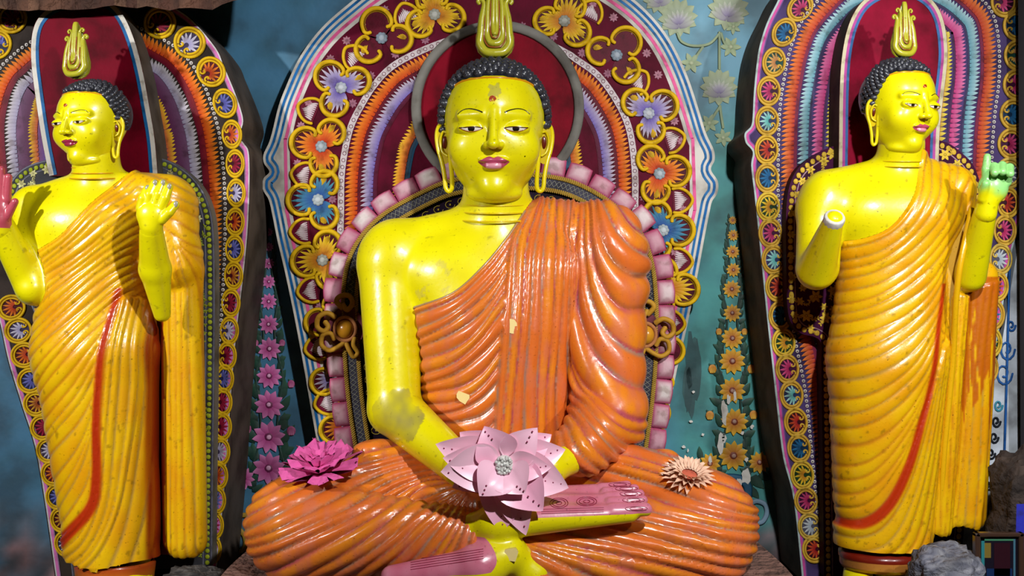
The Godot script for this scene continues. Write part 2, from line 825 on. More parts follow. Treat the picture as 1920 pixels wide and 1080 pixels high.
func line3(pts: Array, per := 8, closed := false) -> PackedVector3Array:
	var out := PackedVector3Array()
	var m := pts.size()
	var rows := m if closed else m - 1
	for k in rows:
		var p1: Vector3 = pts[k]
		var p2: Vector3 = pts[(k + 1) % m]
		var p0: Vector3 = pts[(k + m - 1) % m] if closed else pts[maxi(k - 1, 0)]
		var p3: Vector3 = pts[(k + 2) % m] if closed else pts[mini(k + 2, m - 1)]
		for t in per:
			out.append(p1.cubic_interpolate(p2, p0, p3, float(t) / per))
	if not closed:
		out.append(pts[m - 1])
	return out


func v2s(flat: Array) -> Array:
	var out := []
	for k in range(0, flat.size(), 2):
		out.append(Vector2(flat[k], flat[k + 1]))
	return out


# guide line for folds: pixel pairs turned into places at depth z
func guide(flat: Array, z: float) -> PackedVector2Array:
	var out := PackedVector2Array()
	for k in range(0, flat.size(), 2):
		out.append(P2(flat[k], flat[k + 1], z))
	return out


func guides(rows: Array, z: float) -> Array:
	var out := []
	for r in rows:
		out.append(guide(r, z))
	return out


# signed distance to a closed outline, positive inside
func inside2(p: Vector2, poly: PackedVector2Array) -> float:
	var best := 1e9
	var ins := false
	var m := poly.size()
	var j := m - 1
	for k in m:
		var a := poly[k]
		var b := poly[j]
		var e := b - a
		var w := p - a
		var t := clampf(w.dot(e) / maxf(e.length_squared(), 1e-12), 0.0, 1.0)
		best = minf(best, (w - e * t).length_squared())
		if (a.y > p.y) != (b.y > p.y) and p.x < e.x * (p.y - a.y) / e.y + a.x:
			ins = not ins
		j = k
	best = sqrt(best)
	return best if ins else -best


func cp(s: Sdf, x1: float, y1: float, z1: float, r1: float, x2: float, y2: float, z2: float, r2: float, k := 0.02, zs := 1.0) -> void:
	s.cap(P(x1, y1, z1), P(x2, y2, z2), S(r1, z1), S(r2, z2), k, zs)


func el(s: Sdf, x: float, y: float, z: float, rx: float, ry: float, rz: float, k := 0.02) -> void:
	s.ell(P(x, y, z), Vector3(S(rx, z), S(ry, z), rz), k)


# ---------------------------------------------------------------- the head, one unit to a pixel of the seated statue's face
var HEAD := {}


func hair_edge(x: float, z: float) -> float:
	var ax := absf(x)
	var front := 91.0 - 0.0013 * ax * ax - 42.0 * pow(ax / 96.0, 7.0)
	var back := -35.0
	return lerpf(back, front, smoothstep(-30.0, 25.0, z))


func make_head() -> void:
	var s := Sdf.new()
	s.ell(Vector3(0, 22, -20), Vector3(95, 100, 110), 1.0)
	s.ell(Vector3(0, -42, 6), Vector3(83, 91, 86), 26.0)
	for e in [-1, 1]:
		s.ell(Vector3(46.0 * e, -38, 54), Vector3(35, 34, 30), 26.0)
		s.cap(Vector3(22.0 * e, 24, 84), Vector3(62.0 * e, 22, 68), 4.0, 4.0, 16.0)
	s.ell(Vector3(0, -107, 66), Vector3(27, 20, 22), 18.0)
	s.ell(Vector3(0, -122, 30), Vector3(52, 18, 42), 16.0)
	for e in [-1, 1]:
		s.ell(Vector3(41.0 * e, 3, 99), Vector3(29, 11, 15), 10.0, 1)
	s.cap(Vector3(0, 30, 86), Vector3(0, -26, 110), 6.5, 9.0, 9.0)
	s.ell(Vector3(0, -29, 109), Vector3(11, 9, 14), 5.0)
	for e in [-1, 1]:
		s.ell(Vector3(12.0 * e, -31, 100), Vector3(7.5, 7, 10), 4.5)
		s.ell(Vector3(41.0 * e, -1, 77), Vector3(25, 13.5, 15), 3.0)
	# mouth
	for e in [-1, 1]:
		s.ell(Vector3(10.0 * e, -57.5, 90), Vector3(17, 5.5, 9), 3.5)
		s.ell(Vector3(6.5 * e, -37.5, 106), Vector3(3.6, 3.0, 6), 1.5, 1)
	s.ell(Vector3(0, -68, 88), Vector3(19, 7.5, 11), 4.0)
	s.cap(Vector3(-26, -60, 98), Vector3(0, -63, 104), 1.2, 1.6, 2.0, 1.0, 1)
	s.cap(Vector3(26, -60, 98), Vector3(0, -63, 104), 1.2, 1.6, 2.0, 1.0, 1)
	var every := s.all()
	var net := s.net(1.75)
	# the eyes and lips are cut out along their own outlines
	var v: PackedVector3Array = net.v
	var sl := PackedFloat32Array()
	sl.resize(v.size())
	for k in v.size():
		var p := v[k]
		if p.z < 60.0 or p.y > -45.0 or p.y < -82.0 or absf(p.x) > 36.0:
			sl[k] = -5.0
			continue
		var u := p.x / 29.0
		var top := -52.0 - 9.0 * u * u - 2.2 * exp(-u * u * 30.0) + 1.6 * exp(-pow(absf(u) - 0.28, 2.0) * 20.0)
		var bot := -75.5 + 14.5 * u * u
		sl[k] = minf(minf(top - p.y, p.y - bot), (1.0 - absf(u)) * 10.0)
	var two := split(net, sl)
	var lips: Dictionary = two[0]
	net = two[1]
	v = net.v
	var se := PackedFloat32Array()
	se.resize(v.size())
	for k in v.size():
		var p := v[k]
		if p.z < 40.0 or absf(p.y) > 14.0:
			se[k] = -5.0
			continue
		var u := (absf(p.x) - 40.0) / 20.0
		var top := 0.4 - 0.4 * u - 1.0 * u * u
		var bot := -6.4 + 5.8 * u * u
		se[k] = minf(minf(top - p.y, p.y - bot), (1.0 - absf(u)) * 9.0)
	two = split(net, se)
	var eyes: Dictionary = two[0]
	net = two[1]
	var si := PackedFloat32Array()
	for p: Vector3 in eyes.v:
		si.append(6.2 - Vector2(absf(p.x) - 40.0, p.y + 1.5).length())
	var iris := split(eyes, si)
	smooth(net, 1)
	HEAD.skin = net
	HEAD.lips = to_mb(lips, func(p, _n): return hexc("ac4460").lerp(hexc("d99aa6"), 0.8 if p.y < -63.0 and absf(p.x) < 14.0 else 0.0)).mesh()
	HEAD.lips_dark = to_mb(lips, func(_p, _n): return hexc("8c2640")).mesh()
	HEAD.eye = []
	HEAD.iris = []
	for half in 2:
		for what in 2:
			var sx := PackedFloat32Array()
			for p: Vector3 in iris[what].v:
				sx.append(p.x if half == 1 else -p.x)
			var one: Dictionary = split(iris[what], sx)[0]
			if what == 0:
				HEAD.iris.append(to_mb(one, func(_p, _n): return hexc("1d1512")).mesh())
			else:
				HEAD.eye.append(to_mb(one, func(_p, _n): return hexc("d9cfc4")).mesh())
	# painted lines ride on the surface
	var zat := func(x: float, y: float) -> float:
		var z := 140.0
		for k in 60:
			var d := s.ev(Vector3(x, y, z), every)
			if d < 0.15:
				break
			z -= d * 0.8
		return z
	var stroke := func(flat: Array, r0: float, r1: float, col: Color) -> MB:
		var o := MB.new()
		var path := PackedVector3Array()
		var rad := PackedFloat32Array()
		var pts := line2(v2s(flat), 6)
		for k in pts.size():
			path.append(Vector3(pts[k].x, pts[k].y, zat.call(pts[k].x, pts[k].y)))
			rad.append(lerpf(r0, r1, float(k) / pts.size()))
		o.tube(path, rad, PackedColorArray([col]), 6)
		return o
	HEAD.brow = []
	HEAD.lid = []
	HEAD.crease = []
	for e in [-1.0, 1.0]:
		HEAD.brow.append(stroke.call([20 * e, 27, 30 * e, 31, 44 * e, 33.5, 56 * e, 31, 65 * e, 24], 1.3, 0.8, hexc("1b1613")).mesh())
		HEAD.lid.append(stroke.call([19 * e, -1, 28 * e, 0.8, 40 * e, 1.2, 52 * e, 0.0, 62 * e, -0.5], 1.1, 1.0, hexc("3a140c")).mesh())
		HEAD.crease.append(stroke.call([19 * e, -1.5, 28 * e, -5.0, 40 * e, -7.6, 52 * e, -5.2, 61 * e, -1.0], 0.7, 0.7, hexc("8c3a17")).mesh())
	var spot := MB.new()
	var zc: float = zat.call(-2.0, 50.0)
	var ring := PackedVector3Array()
	for k in 34:
		var an := k * 0.52
		var rr := 6.4 - k * 0.16
		ring.append(Vector3(-2 + cos(an) * rr, 50 + sin(an) * rr * 1.05, zc + 0.3))
	spot.tube(ring, PackedFloat32Array([0.9]), PackedColorArray([hexc("b5471a")]), 6)
	HEAD.spot = spot.mesh()
	# hair line
	var edge := MB.new()
	var ep := PackedVector3Array()
	for k in 41:
		var x := -94.0 + 188.0 * k / 40.0
		var y := hair_edge(x, 60.0)
		var z: float = zat.call(x * 0.985, y)
		ep.append(Vector3(x, y - 1.5, maxf(z, 0.0) + 1.0))
	edge.tube(ep, PackedFloat32Array([2.2]), PackedColorArray([hexc("d08a17")]), 6)
	HEAD.edge = edge.mesh()
	# hair: a cap, with curls set on it
	var hc := Vector3(0, 20, -22)
	var hr := Vector3(98, 103, 114)
	var cap := MB.new()
	var seg := 48
	var rings := 26
	for k in rings + 1:
		for j in seg:
			var th := TAU * j / seg
			var dx := cos(th)
			var dz := sin(th)
			# down from the top until the hair line
			var ph_end := 1.0
			for t in 60:
				var ph2 := 0.15 + t * 0.035
				var q := hc + Vector3(sin(ph2) * dx, cos(ph2), sin(ph2) * dz) * hr
				ph_end = ph2
				if q.y < hair_edge(q.x, q.z) + 3.0:
					break
			var ph := ph_end * k / rings
			var d := Vector3(sin(ph) * dx, cos(ph), sin(ph) * dz)
			cap.vert(hc + d * hr, (d / hr).normalized(), hexc("23242a"))
	for k in rings:
		for j in seg:
			var j2 := (j + 1) % seg
			cap.quad(k * seg + j, k * seg + j2, (k + 1) * seg + j2, (k + 1) * seg + j)
	HEAD.cap = cap.mesh()
	var curl := MB.new()
	var prof := PackedVector2Array([Vector2(0.92, -0.4), Vector2(1.0, 0.0), Vector2(0.93, 0.3), Vector2(0.72, 0.4), Vector2(0.7, 0.52), Vector2(0.6, 0.72), Vector2(0.38, 0.76), Vector2(0.33, 0.9), Vector2(0.0, 1.02)])
	curl.lathe(Vector3.ZERO, prof, PackedColorArray([hexc("35363d")]), 9)
	HEAD.curl = curl.mesh()
	HEAD.curls = []
	var n := 700
	for k in n:
		var y := 1.0 - 2.0 * (k + 0.5) / n
		var rr := sqrt(1.0 - y * y)
		var an := k * 2.399963
		var d := Vector3(cos(an) * rr, y, sin(an) * rr)
		var p := hc + d * hr
		if p.z < -52.0 or p.y < hair_edge(p.x, p.z) + 7.0:
			continue
		var nn := (d / hr).normalized()
		var sx := nn.cross(Vector3(0.1, 0.2, 1)).normalized()
		var b := Basis(sx, nn, sx.cross(nn)).scaled_local(Vector3(9.6, 11.0, 9.6))
		HEAD.curls.append(Transform3D(b, p))
	# ears
	var ear := MB.new()
	HEAD.hollow = []
	for e in [-1.0, 1.0]:
		var hollow := MB.new()
		var loop := line3([Vector3(84 * e, 2, 6), Vector3(94 * e, 9, -2), Vector3(105 * e, 2, -10), Vector3(109 * e, -16, -12), Vector3(106 * e, -40, -9), Vector3(99 * e, -64, -3), Vector3(94 * e, -90, 2), Vector3(92 * e, -111, 5), Vector3(86 * e, -118, 6), Vector3(80 * e, -111, 8), Vector3(80 * e, -88, 8), Vector3(82 * e, -64, 8), Vector3(83 * e, -44, 8), Vector3(83 * e, -20, 8)], 5, true)
		ear.tube(loop, PackedFloat32Array([4.3]), PackedColorArray([hexc("d9c70e")]), 8, true)
		var fill := PackedVector3Array()
		for p in line3([Vector3(84 * e, 2, 3), Vector3(94 * e, 8, -2), Vector3(105 * e, 2, -8), Vector3(108 * e, -16, -10), Vector3(105 * e, -40, -8), Vector3(97 * e, -66, -2), Vector3(84 * e, -60, 4), Vector3(82 * e, -30, 4)], 4, true):
			fill.append(p)
		ear.poly(fill, hexc("c0a50c"), Vector3(0.2 * e, 0, 1).normalized())
		ear.tube(line3([Vector3(88 * e, -52, 6), Vector3(98 * e, -44, 0), Vector3(102 * e, -24, -3), Vector3(97 * e, -8, 0), Vector3(90 * e, -8, 4)], 5), PackedFloat32Array([2.6]), PackedColorArray([hexc("cdb90c")]), 6)
		hollow.ellipsoid(Vector3(93 * e, -27, 0), Vector3(5, 12, 3), hexc("5a1a12"), 12, 8)
		HEAD.hollow.append(hollow.mesh())
	HEAD.ear = ear
	# flame finial: 100 units high
	var fin := MB.new()
	var outline := [[0.0, 7.0], [3.0, 15.0], [9.0, 21.5], [18.0, 24.5], [28.0, 24.5], [40.0, 21.5], [55.0, 18.0], [70.0, 14.0], [82.0, 9.5], [92.0, 5.0], [99.0, 1.0]]
	var prev := -1
	for o in outline:
		var y: float = o[0]
		var hw: float = o[1]
		var f := fin.v.size()
		for j in 20:
			var an := TAU * j / 20
			fin.vert(Vector3(cos(an) * hw, y, sin(an) * hw * 0.42), Vector3(cos(an) * 0.42, 0.12 - y * 0.002, sin(an)).normalized(), hexc("8f8b20"))
		if prev >= 0:
			for j in 20:
				fin.quad(prev + j, prev + (j + 1) % 20, f + (j + 1) % 20, f + j)
		prev = f
	HEAD.fin = fin.mesh()
	var ribs := MB.new()
	var red := MB.new()
	for k in 5:
		# three raised horseshoes with two red grooves between them
		var groove := k > 2
		var wq: float = [18.5, 9.8, 2.2, 13.6, 6.0][k]
		var bot: float = [6.5, 18.0, 30.0, 12.6, 24.0][k]
		var top: float = [72.0, 84.0, 98.0, 66.0, 78.0][k]
		var neck: float = [13.5, 7.6, 1.4, 10.4, 4.6][k]
		var zf: float = [7.5, 8.6, 9.6, 11.6, 11.8][k]
		var rad: float = [5.6, 4.2, 3.4, 1.0, 1.0][k]
		for e in [-1.0, 1.0]:
			var pts := [Vector3(0, bot, zf + 0.8), Vector3(wq * 0.62 * e, bot + 2.0, zf), Vector3(wq * 1.0 * e, bot + 12, zf - 2.0), Vector3(wq * 0.95 * e, bot + 24, zf - 2.0), Vector3(neck * 1.2 * e, lerpf(bot, top, 0.66), zf - 3.0), Vector3(neck * e, top - 6, zf - 4.5)]
			var rr := PackedFloat32Array([rad])
			if k < 2:
				pts.append_array([Vector3((neck + 1.5) * e, top, zf - 5), Vector3((neck + 5.0) * e, top + 3, zf - 5), Vector3((neck + 8.0) * e, top, zf - 5), Vector3((neck + 6.0) * e, top - 3, zf - 5)])
				rr = PackedFloat32Array()
				for j in 46:
					rr.append(lerpf(rad, rad * 0.45, smoothstep(14.0, 34.0, float(j))))
			elif k == 2:
				pts.append(Vector3(0.5 * e, top, zf - 6))
			if groove:
				red.tube(line3(pts, 5), PackedFloat32Array([rad]), PackedColorArray([hexc("8f4a22")]), 6)
			else:
				ribs.tube(line3(pts, 5), rr, PackedColorArray([hexc("aaa52c")]), 9)
	HEAD.ribs = ribs.mesh()
	HEAD.red = red.mesh()


func mottled_skin(p: Vector3, n: Vector3) -> Color:
	var g := nz.get_noise_3d(p.x * 60.0, p.y * 60.0, p.z * 60.0)
	var c := SKIN_A.lerp(SKIN_B, clampf(0.5 + g, 0.0, 1.0) * 0.5)
	var w := nz.get_noise_3d(p.x * 260.0 + 7.0, p.y * 260.0, p.z * 260.0)
	if w > 0.52:
		c = c.lerp(SKIN_C, clampf((w - 0.52) * 4.0, 0.0, 0.55))
	return c


var nz := FastNoiseLite.new()


func append_net(o: MB, m: Dictionary, t: Transform3D, paint: Callable) -> void:
	var nn := normals_of(m)
	var first := o.v.size()
	var v: PackedVector3Array = m.v
	for k in v.size():
		var p := t * v[k]
		var q := (t.basis * nn[k]).normalized()
		o.v.append(p)
		o.n.append(q)
		o.c.append(paint.call(p, q))
	for k in m.i:
		o.i.append(k + first)


func add_head(root: Node3D, body: MB, t: Transform3D, fin_t: Transform3D, lip: String, skin: Callable, look := 1.0) -> void:
	append_net(body, HEAD.skin, t, skin)
	body.add(HEAD.ear, t)
	var lt := Transform3D(Basis(), -root.position) * t
	put("lips", HEAD[lip], M.enamel, root, lt, "painted pink lips" if lip == "lips" else "painted dark red lips")
	for k in 2:
		var eye := put("eye", HEAD.eye[k], M.enamel, root, lt, "half closed painted eye")
		put("iris", HEAD.iris[k], M.enamel, eye, Transform3D())
		put("eyelid_line", HEAD.lid[k], M.enamel, eye, Transform3D())
		put("lower_lid_line", HEAD.crease[k], M.enamel, eye, Transform3D())
		put("eyebrow", HEAD.brow[k], M.enamel, root, lt, "thin black arched eyebrow")
		put("ear_hollow", HEAD.hollow[k], M.enamel, root, lt)
	put("forehead_mark", HEAD.spot, M.enamel, root, lt, "small red brown spiral on the forehead")
	var hair := put("hair", HEAD.cap, M.hair, root, lt, "black snail curl hair")
	put("hair_border", HEAD.edge, M.enamel, hair, Transform3D())
	for c in HEAD.curls:
		put("curl", HEAD.curl, M.hair, hair, c)
	var ft := Transform3D(Basis(), -root.position) * fin_t
	var f := put("flame_finial", HEAD.fin, M.skin, root, ft, "yellow green lyre shaped flame finial")
	put("flame_rib", HEAD.ribs, M.skin, f, Transform3D())
	put("flame_line", HEAD.red, M.enamel, f, Transform3D())


func eval_list(s: Sdf, p: Vector3, list: PackedInt32Array) -> float:
	return s.ev(p, list)


# drape a cut-out piece of the figure: thickness, folds, then colour
func drape(m: Dictionary, f: Folds, thick: float, edge: float, paint: Callable) -> MB:
	var nn := normals_of(m)
	var v: PackedVector3Array = m.v
	var has_s: bool = m.has("s")
	var info := PackedVector3Array()
	info.resize(v.size())
	for k in v.size():
		var q := f.get3(v[k])
		info[k] = q
		var a := 1.0
		if has_s:
			a = smoothstep(0.0, edge, m.s[k])
		v[k] += nn[k] * (thick + q.x) * a
	var o := MB.new()
	o.v = v
	m.v = v
	o.i = m.i
	o.n = normals_of(m)
	o.c.resize(v.size())
	for k in v.size():
		o.c[k] = paint.call(v[k], o.n[k], info[k].y, info[k].z)
	return o


func orange_paint(p: Vector3, n: Vector3, g: float, tone: float) -> Color:
	var a := nz.get_noise_3d(p.x * 55.0, p.y * 55.0, p.z * 55.0)
	var b := nz.get_noise_3d(p.x * 170.0, p.y * 60.0, p.z * 90.0 + 40.0)
	var c := OR_A.lerp(OR_B, clampf(tone * 1.3 - 0.45 + a * 0.8, 0.0, 1.0))
	c = c.lerp(OR_C, clampf(b * 1.4 + 0.1, 0.0, 0.7))
	var line := OR_L1 if tone < 0.45 else (OR_L2 if tone < 0.75 else OR_L3)
	return c.lerp(line, clampf(g, 0.0, 1.0) * clampf(0.75 + a, 0.3, 0.92))


func amber_paint(p: Vector3, n: Vector3, g: float, tone: float) -> Color:
	var a := nz.get_noise_3d(p.x * 50.0, p.y * 50.0, p.z * 50.0)
	var b := nz.get_noise_3d(p.x * 240.0, p.y * 240.0, p.z * 240.0 + 40.0)
	var c := AM_A.lerp(AM_B, clampf(0.35 + a * 1.1 + (tone - 0.5) * 0.5, 0.0, 1.0))
	if b > 0.45:
		c = c.lerp(AM_C, clampf((b - 0.45) * 5.0, 0.0, 0.6))
	var line := AM_L1 if tone < 0.6 else AM_L2
	return c.lerp(line, clampf(g, 0.0, 1.0) * 0.7)


# ---------------------------------------------------------------- the seated statue
func calc_seated() -> Dictionary:
	var rng := RandomNumberGenerator.new()
	rng.seed = 41
	# torso, neck, arms
	var s := Sdf.new()
	cp(s, 930, 430, 0.42, 68, 930, 345, 0.45, 61, 0.01)
	cp(s, 905, 428, 0.40, 47, 750, 464, 0.40, 48, 0.05)
	cp(s, 958, 428, 0.40, 50, 1112, 455, 0.40, 62, 0.05)
	el(s, 740, 487, 0.42, 70, 74, 0.115, 0.04)
	el(s, 1124, 478, 0.42, 80, 90, 0.135, 0.04)
	el(s, 930, 545, 0.40, 178, 150, 0.185, 0.05)
	el(s, 858, 520, 0.49, 92, 72, 0.085, 0.05)
	el(s, 1000, 520, 0.49, 92, 72, 0.085, 0.05)
	cp(s, 930, 620, 0.42, 148, 935, 810, 0.42, 128, 0.06, 0.78)
	var arm0 := s.ty.size()
	cp(s, 729, 505, 0.43, 57, 740, 765, 0.52, 49, 0.022)
	cp(s, 740, 768, 0.52, 50, 868, 880, 0.80, 36, 0.02)
	var arm := PackedInt32Array([arm0, arm0 + 1])
	cp(s, 1128, 500, 0.43, 74, 1140, 775, 0.52, 58, 0.03)
	cp(s, 1140, 785, 0.54, 60, 1085, 848, 0.76, 42, 0.04)
	var net := s.net(0.0062)

	var neck := line2(v2s([748, 588, 772, 577, 850, 548, 905, 500, 950, 445, 985, 392, 1003, 366]), 8)
	var outline := PackedVector2Array()
	for p in neck:
		outline.append(P2(p.x, p.y, 0.55))
	for p in [[1015, 330], [1290, 330], [1290, 980], [700, 980], [700, 640]]:
		outline.append(P2(p[0], p[1], 0.55))
	var sv := PackedFloat32Array()
	var v: PackedVector3Array = net.v
	sv.resize(v.size())
	for k in v.size():
		var d := inside2(Vector2(v[k].x, v[k].y), outline)
		if d > -0.02:
			d = minf(d, s.ev(v[k], arm) - 0.006)
		sv[k] = d
	var two := split(net, sv)
	smooth(two[1], 1)
	var f := Folds.new()
	f.setup(P2(430, 1130, 0.3), P2(1460, 340, 0.3), 0.003)
	# across the chest
	f.lay(guides([[740, 600, 772, 577, 850, 548, 905, 500, 950, 445, 990, 380], [755, 630, 845, 592, 905, 545, 948, 492, 972, 430], [770, 670, 850, 635, 905, 592, 948, 530], [785, 715, 855, 690, 905, 650, 946, 595], [790, 755, 855, 742, 905, 712, 942, 665], [795, 795, 860, 787, 905, 768, 936, 735], [800, 840, 870, 835, 910, 826, 930, 810]], 0.55), 13, 0.015, 0.0, rng)
	# the hanging band
	f.lay(guides([[992, 372, 962, 450, 947, 560, 937, 680, 926, 850], [1012, 368, 986, 460, 976, 580, 966, 700, 956, 850], [1037, 366, 1020, 470, 1010, 600, 1000, 720, 1000, 850], [1062, 366, 1055, 480, 1045, 600, 1036, 720, 1040, 830], [1087, 368, 1076, 480, 1069, 590, 1074, 690, 1085, 790]], 0.55), 8, 0.015, 0.010, rng)
	# over the arm
	f.lay(guides([[1087, 366, 1076, 480, 1069, 600, 1090, 705, 1150, 772, 1225, 790], [1098, 368, 1092, 470, 1102, 560, 1132, 630, 1182, 668, 1230, 662], [1112, 370, 1117, 450, 1137, 510, 1172, 548, 1230, 542], [1132, 372, 1152, 430, 1182, 460, 1230, 468], [1160, 372, 1185, 395, 1210, 405, 1240, 405]], 0.50), 7, 0.018, 0.004, rng, 0.9, 0.08)
	f.lay(guides([[1087, 366, 1076, 480, 1069, 600, 1090, 705, 1150, 772, 1225, 790], [1080, 560, 1068, 660, 1088, 750, 1145, 815, 1225, 835], [1066, 640, 1062, 720, 1075, 785, 1125, 842, 1200, 872], [1050, 760, 1052, 800, 1062, 830, 1100, 865, 1160, 890]], 0.55), 6, 0.014, 0.004, rng, 0.85)
	f.finish()
	return {"robe": drape(two[0], f, 0.007, 0.012, orange_paint), "skin": two[1], "s": s}


func calc_legs() -> Dictionary:
	var rng := RandomNumberGenerator.new()
	rng.seed = 41
	# over the legs
	var f2 := Folds.new()
	f2.setup(P2(400, 1180, 0.5), P2(1500, 790, 0.5), 0.003)
	f2.lay(guides([[760, 800, 690, 815, 620, 835, 560, 860, 500, 890, 440, 930], [850, 880, 780, 850, 690, 848, 600, 870, 520, 905, 455, 950]], 0.70), 4, 0.010, 0.0, rng)
	f2.lay(guides([[850, 880, 780, 850, 690, 848, 600, 870, 520, 905, 455, 950], [855, 895, 790, 880, 720, 885, 630, 912, 540, 950, 450, 1000], [860, 905, 810, 905, 740, 918, 680, 945, 580, 990, 450, 1050], [865, 915, 830, 922, 780, 942, 735, 975, 650, 1030, 520, 1100], [872, 925, 850, 940, 815, 970, 780, 1005, 715, 1060, 620, 1130], [882, 935, 870, 960, 850, 995, 825, 1030, 780, 1075, 720, 1140], [900, 940, 897, 975, 888, 1010, 875, 1045, 850, 1090, 820, 1150]], 0.78), 17, 0.015, 0.0, rng, 0.75)
	f2.lay(guides([[1050, 815, 1120, 830, 1200, 840, 1290, 862, 1380, 890, 1440, 930], [1060, 860, 1140, 868, 1220, 885, 1310, 910, 1390, 940, 1450, 970], [1050, 900, 1140, 920, 1220, 935, 1310, 955, 1400, 980, 1450, 1005], [1030, 960, 1120, 965, 1210, 980, 1310, 1002, 1400, 1025, 1450, 1050], [985, 990, 1070, 1000, 1170, 1020, 1280, 1050, 1390, 1085, 1440, 1100], [960, 1000, 1030, 1030, 1110, 1065, 1210, 1100, 1320, 1140], [940, 1010, 985, 1060, 1040, 1100, 1120, 1140, 1200, 1170]], 0.80), 15, 0.016, 0.0, rng, 0.8)
	# legs
	var g := Sdf.new()
	cp(g, 830, 905, 0.50, 76, 560, 985, 0.70, 92, 0.03)
	cp(g, 565, 1000, 0.78, 84, 880, 1010, 0.93, 50, 0.05)
	cp(g, 1060, 900, 0.50, 74, 1316, 982, 0.70, 96, 0.03)
	cp(g, 1310, 1010, 0.78, 88, 1000, 1062, 0.92, 58, 0.05)
	el(g, 945, 930, 0.62, 165, 62, 0.22, 0.05)
	cp(g, 1120, 868, 0.60, 36, 1240, 895, 0.66, 44, 0.05)
	cp(g, 790, 872, 0.52, 32, 700, 868, 0.60, 36, 0.05)
	var net2 := g.net(0.0062)

	f2.finish()
	return {"robe": drape(net2, f2, 0.004, 0.01, orange_paint)}


func seated(got: Dictionary, got2: Dictionary) -> void:
	var at := Vector3(0, -0.84, 0.55)
	var root := thing("seated_statue", "large yellow skinned seated statue in a pleated orange robe, legs crossed", "statue", at)
	var rng := RandomNumberGenerator.new()
	rng.seed = 41
	var s: Sdf = got.s
	part("upper_robe", got.robe, M.robe, root, "pleated orange robe over one shoulder with a hanging band")
	part("lower_robe", got2.robe, M.robe, root, "orange robe wrapped in ridged folds around the crossed legs")
	# body: bare skin of the torso, head, hands and feet in one mesh
	var body := MB.new()
	var worn := func(p: Vector3, n: Vector3) -> Color:
		var c := mottled_skin(p, n)
		var e := nz.get_noise_3d(p.x * 90.0, p.y * 90.0, 3.0)
		# scuffed patch about the elbow
		var q := (P2(745, 775, 0.55) - Vector2(p.x, p.y)).length()
		if p.z < 0.75 and q < 0.085 + e * 0.03 and p.y < P2(0, 728, 0.55).y + e * 0.01:
			c = c.lerp(hexc("a59a3a"), 0.7 + e)
		# flaked paint on the chest and forehead
		var q2 := (P2(815, 530, 0.6) - Vector2(p.x, p.y)).length()
		if q2 < 0.075 and nz.get_noise_3d(p.x * 190.0, p.y * 190.0, 9.0) > 0.28:
			c = c.lerp(hexc("c0b25a"), 0.55)
		var q3 := ((P2(927, 170, 0.65) - Vector2(p.x, p.y)) * Vector2(0.8, 1.2)).length()
		var e2 := nz.get_noise_3d(p.x * 330.0, p.y * 330.0, 5.0)
		if p.z > 0.5 and q3 < 0.022 + e * 0.02 + e2 * 0.018:
			c = c.lerp(hexc("a8a058"), 0.7)
		return c
	append_net(body, got.skin, Transform3D(), worn)
	var ht := Transform3D(Basis(Vector3.RIGHT, deg_to_rad(8.0)).scaled(Vector3.ONE * S(1, 0.5)), P(927, 240, 0.5))
	var ft := Transform3D(Basis().scaled(Vector3(1.48, 1.5, 1.6) * S(1, 0.48)), P(928, 112, 0.48))
	add_head(root, body, ht, ft, "lips", worn)
	# neck rings
	for k in 3:
		var ring := PackedVector3Array()
		var y: float = [383.0, 397.0, 412.0][k]
		var rr: float = [62.0, 65.0, 70.0][k]
		for j in 25:
			var an := PI * (0.02 + 0.96 * j / 24.0)
			ring.append(P(930, y + 8.0 * sin(an), 0.44) + Vector3(cos(an), 0, sin(an)) * S(rr, 0.44))
		body.tube(ring, PackedFloat32Array([0.0028]), PackedColorArray([hexc("d8bc0d")]), 6)
	# hands laid in the lap
	var hs := Sdf.new()
	cp(hs, 1085, 852, 0.77, 30, 1030, 878, 0.86, 29, 0.01)
	cp(hs, 1030, 878, 0.86, 28, 960, 895, 0.90, 30, 0.03, 1.0)
	cp(hs, 862, 876, 0.80, 35, 905, 893, 0.86, 30, 0.02)
	for k in 4:
		var zf := 0.86 + 0.024 * k
		cp(hs, 950, 893 + k * 3, zf, 9, 890, 896 + k * 4, zf, 8.5, 0.008)
		cp(hs, 890, 896 + k * 4, zf, 8.5, 848 + k * 6, 892 + k * 5, zf, 7, 0.006)
		cp(hs, 915, 905 + k * 3, zf - 0.01, 9, 985, 910 + k * 4, zf - 0.01, 8, 0.006)
	cp(hs, 945, 880, 0.86, 11, 925, 862, 0.87, 8, 0.01)
	cp(hs, 905, 880, 0.86, 11, 922, 864, 0.87, 8, 0.01)
	append_net(body, hs.net(0.004), Transform3D(), worn)
	# feet
	var fs := Sdf.new()
	cp(fs, 880, 992, 0.955, 30, 935, 985, 0.985, 34, 0.02)
	cp(fs, 925, 980, 0.99, 33, 1180, 963, 1.0, 17, 0.02)
	cp(fs, 975, 940, 0.86, 26, 1130, 925, 0.87, 18, 0.05)
	cp(fs, 950, 958, 0.93, 32, 1150, 945, 0.935, 18, 0.04)
	var toes := [[1150, 957, 1.0, 1210, 955, 1.0, 14.5], [1145, 943, 0.965, 1205, 938, 0.965, 11], [1140, 932, 0.935, 1200, 926, 0.935, 10], [1135, 923, 0.905, 1190, 916, 0.905, 9.5], [1128, 915, 0.878, 1176, 909, 0.878, 9]]
	for t in toes:
		cp(fs, t[0], t[1], t[2], t[6], t[3], t[4], t[5], t[6] * 0.9, 0.008)
	# the other foot, below
	cp(fs, 955, 1040, 1.0, 34, 900, 1060, 1.02, 40, 0.02)
	cp(fs, 905, 1062, 1.02, 38, 735, 1082, 1.0, 22, 0.03)
	cp(fs, 960, 1040, 0.98, 30, 1000, 1075, 0.98, 34, 0.02)
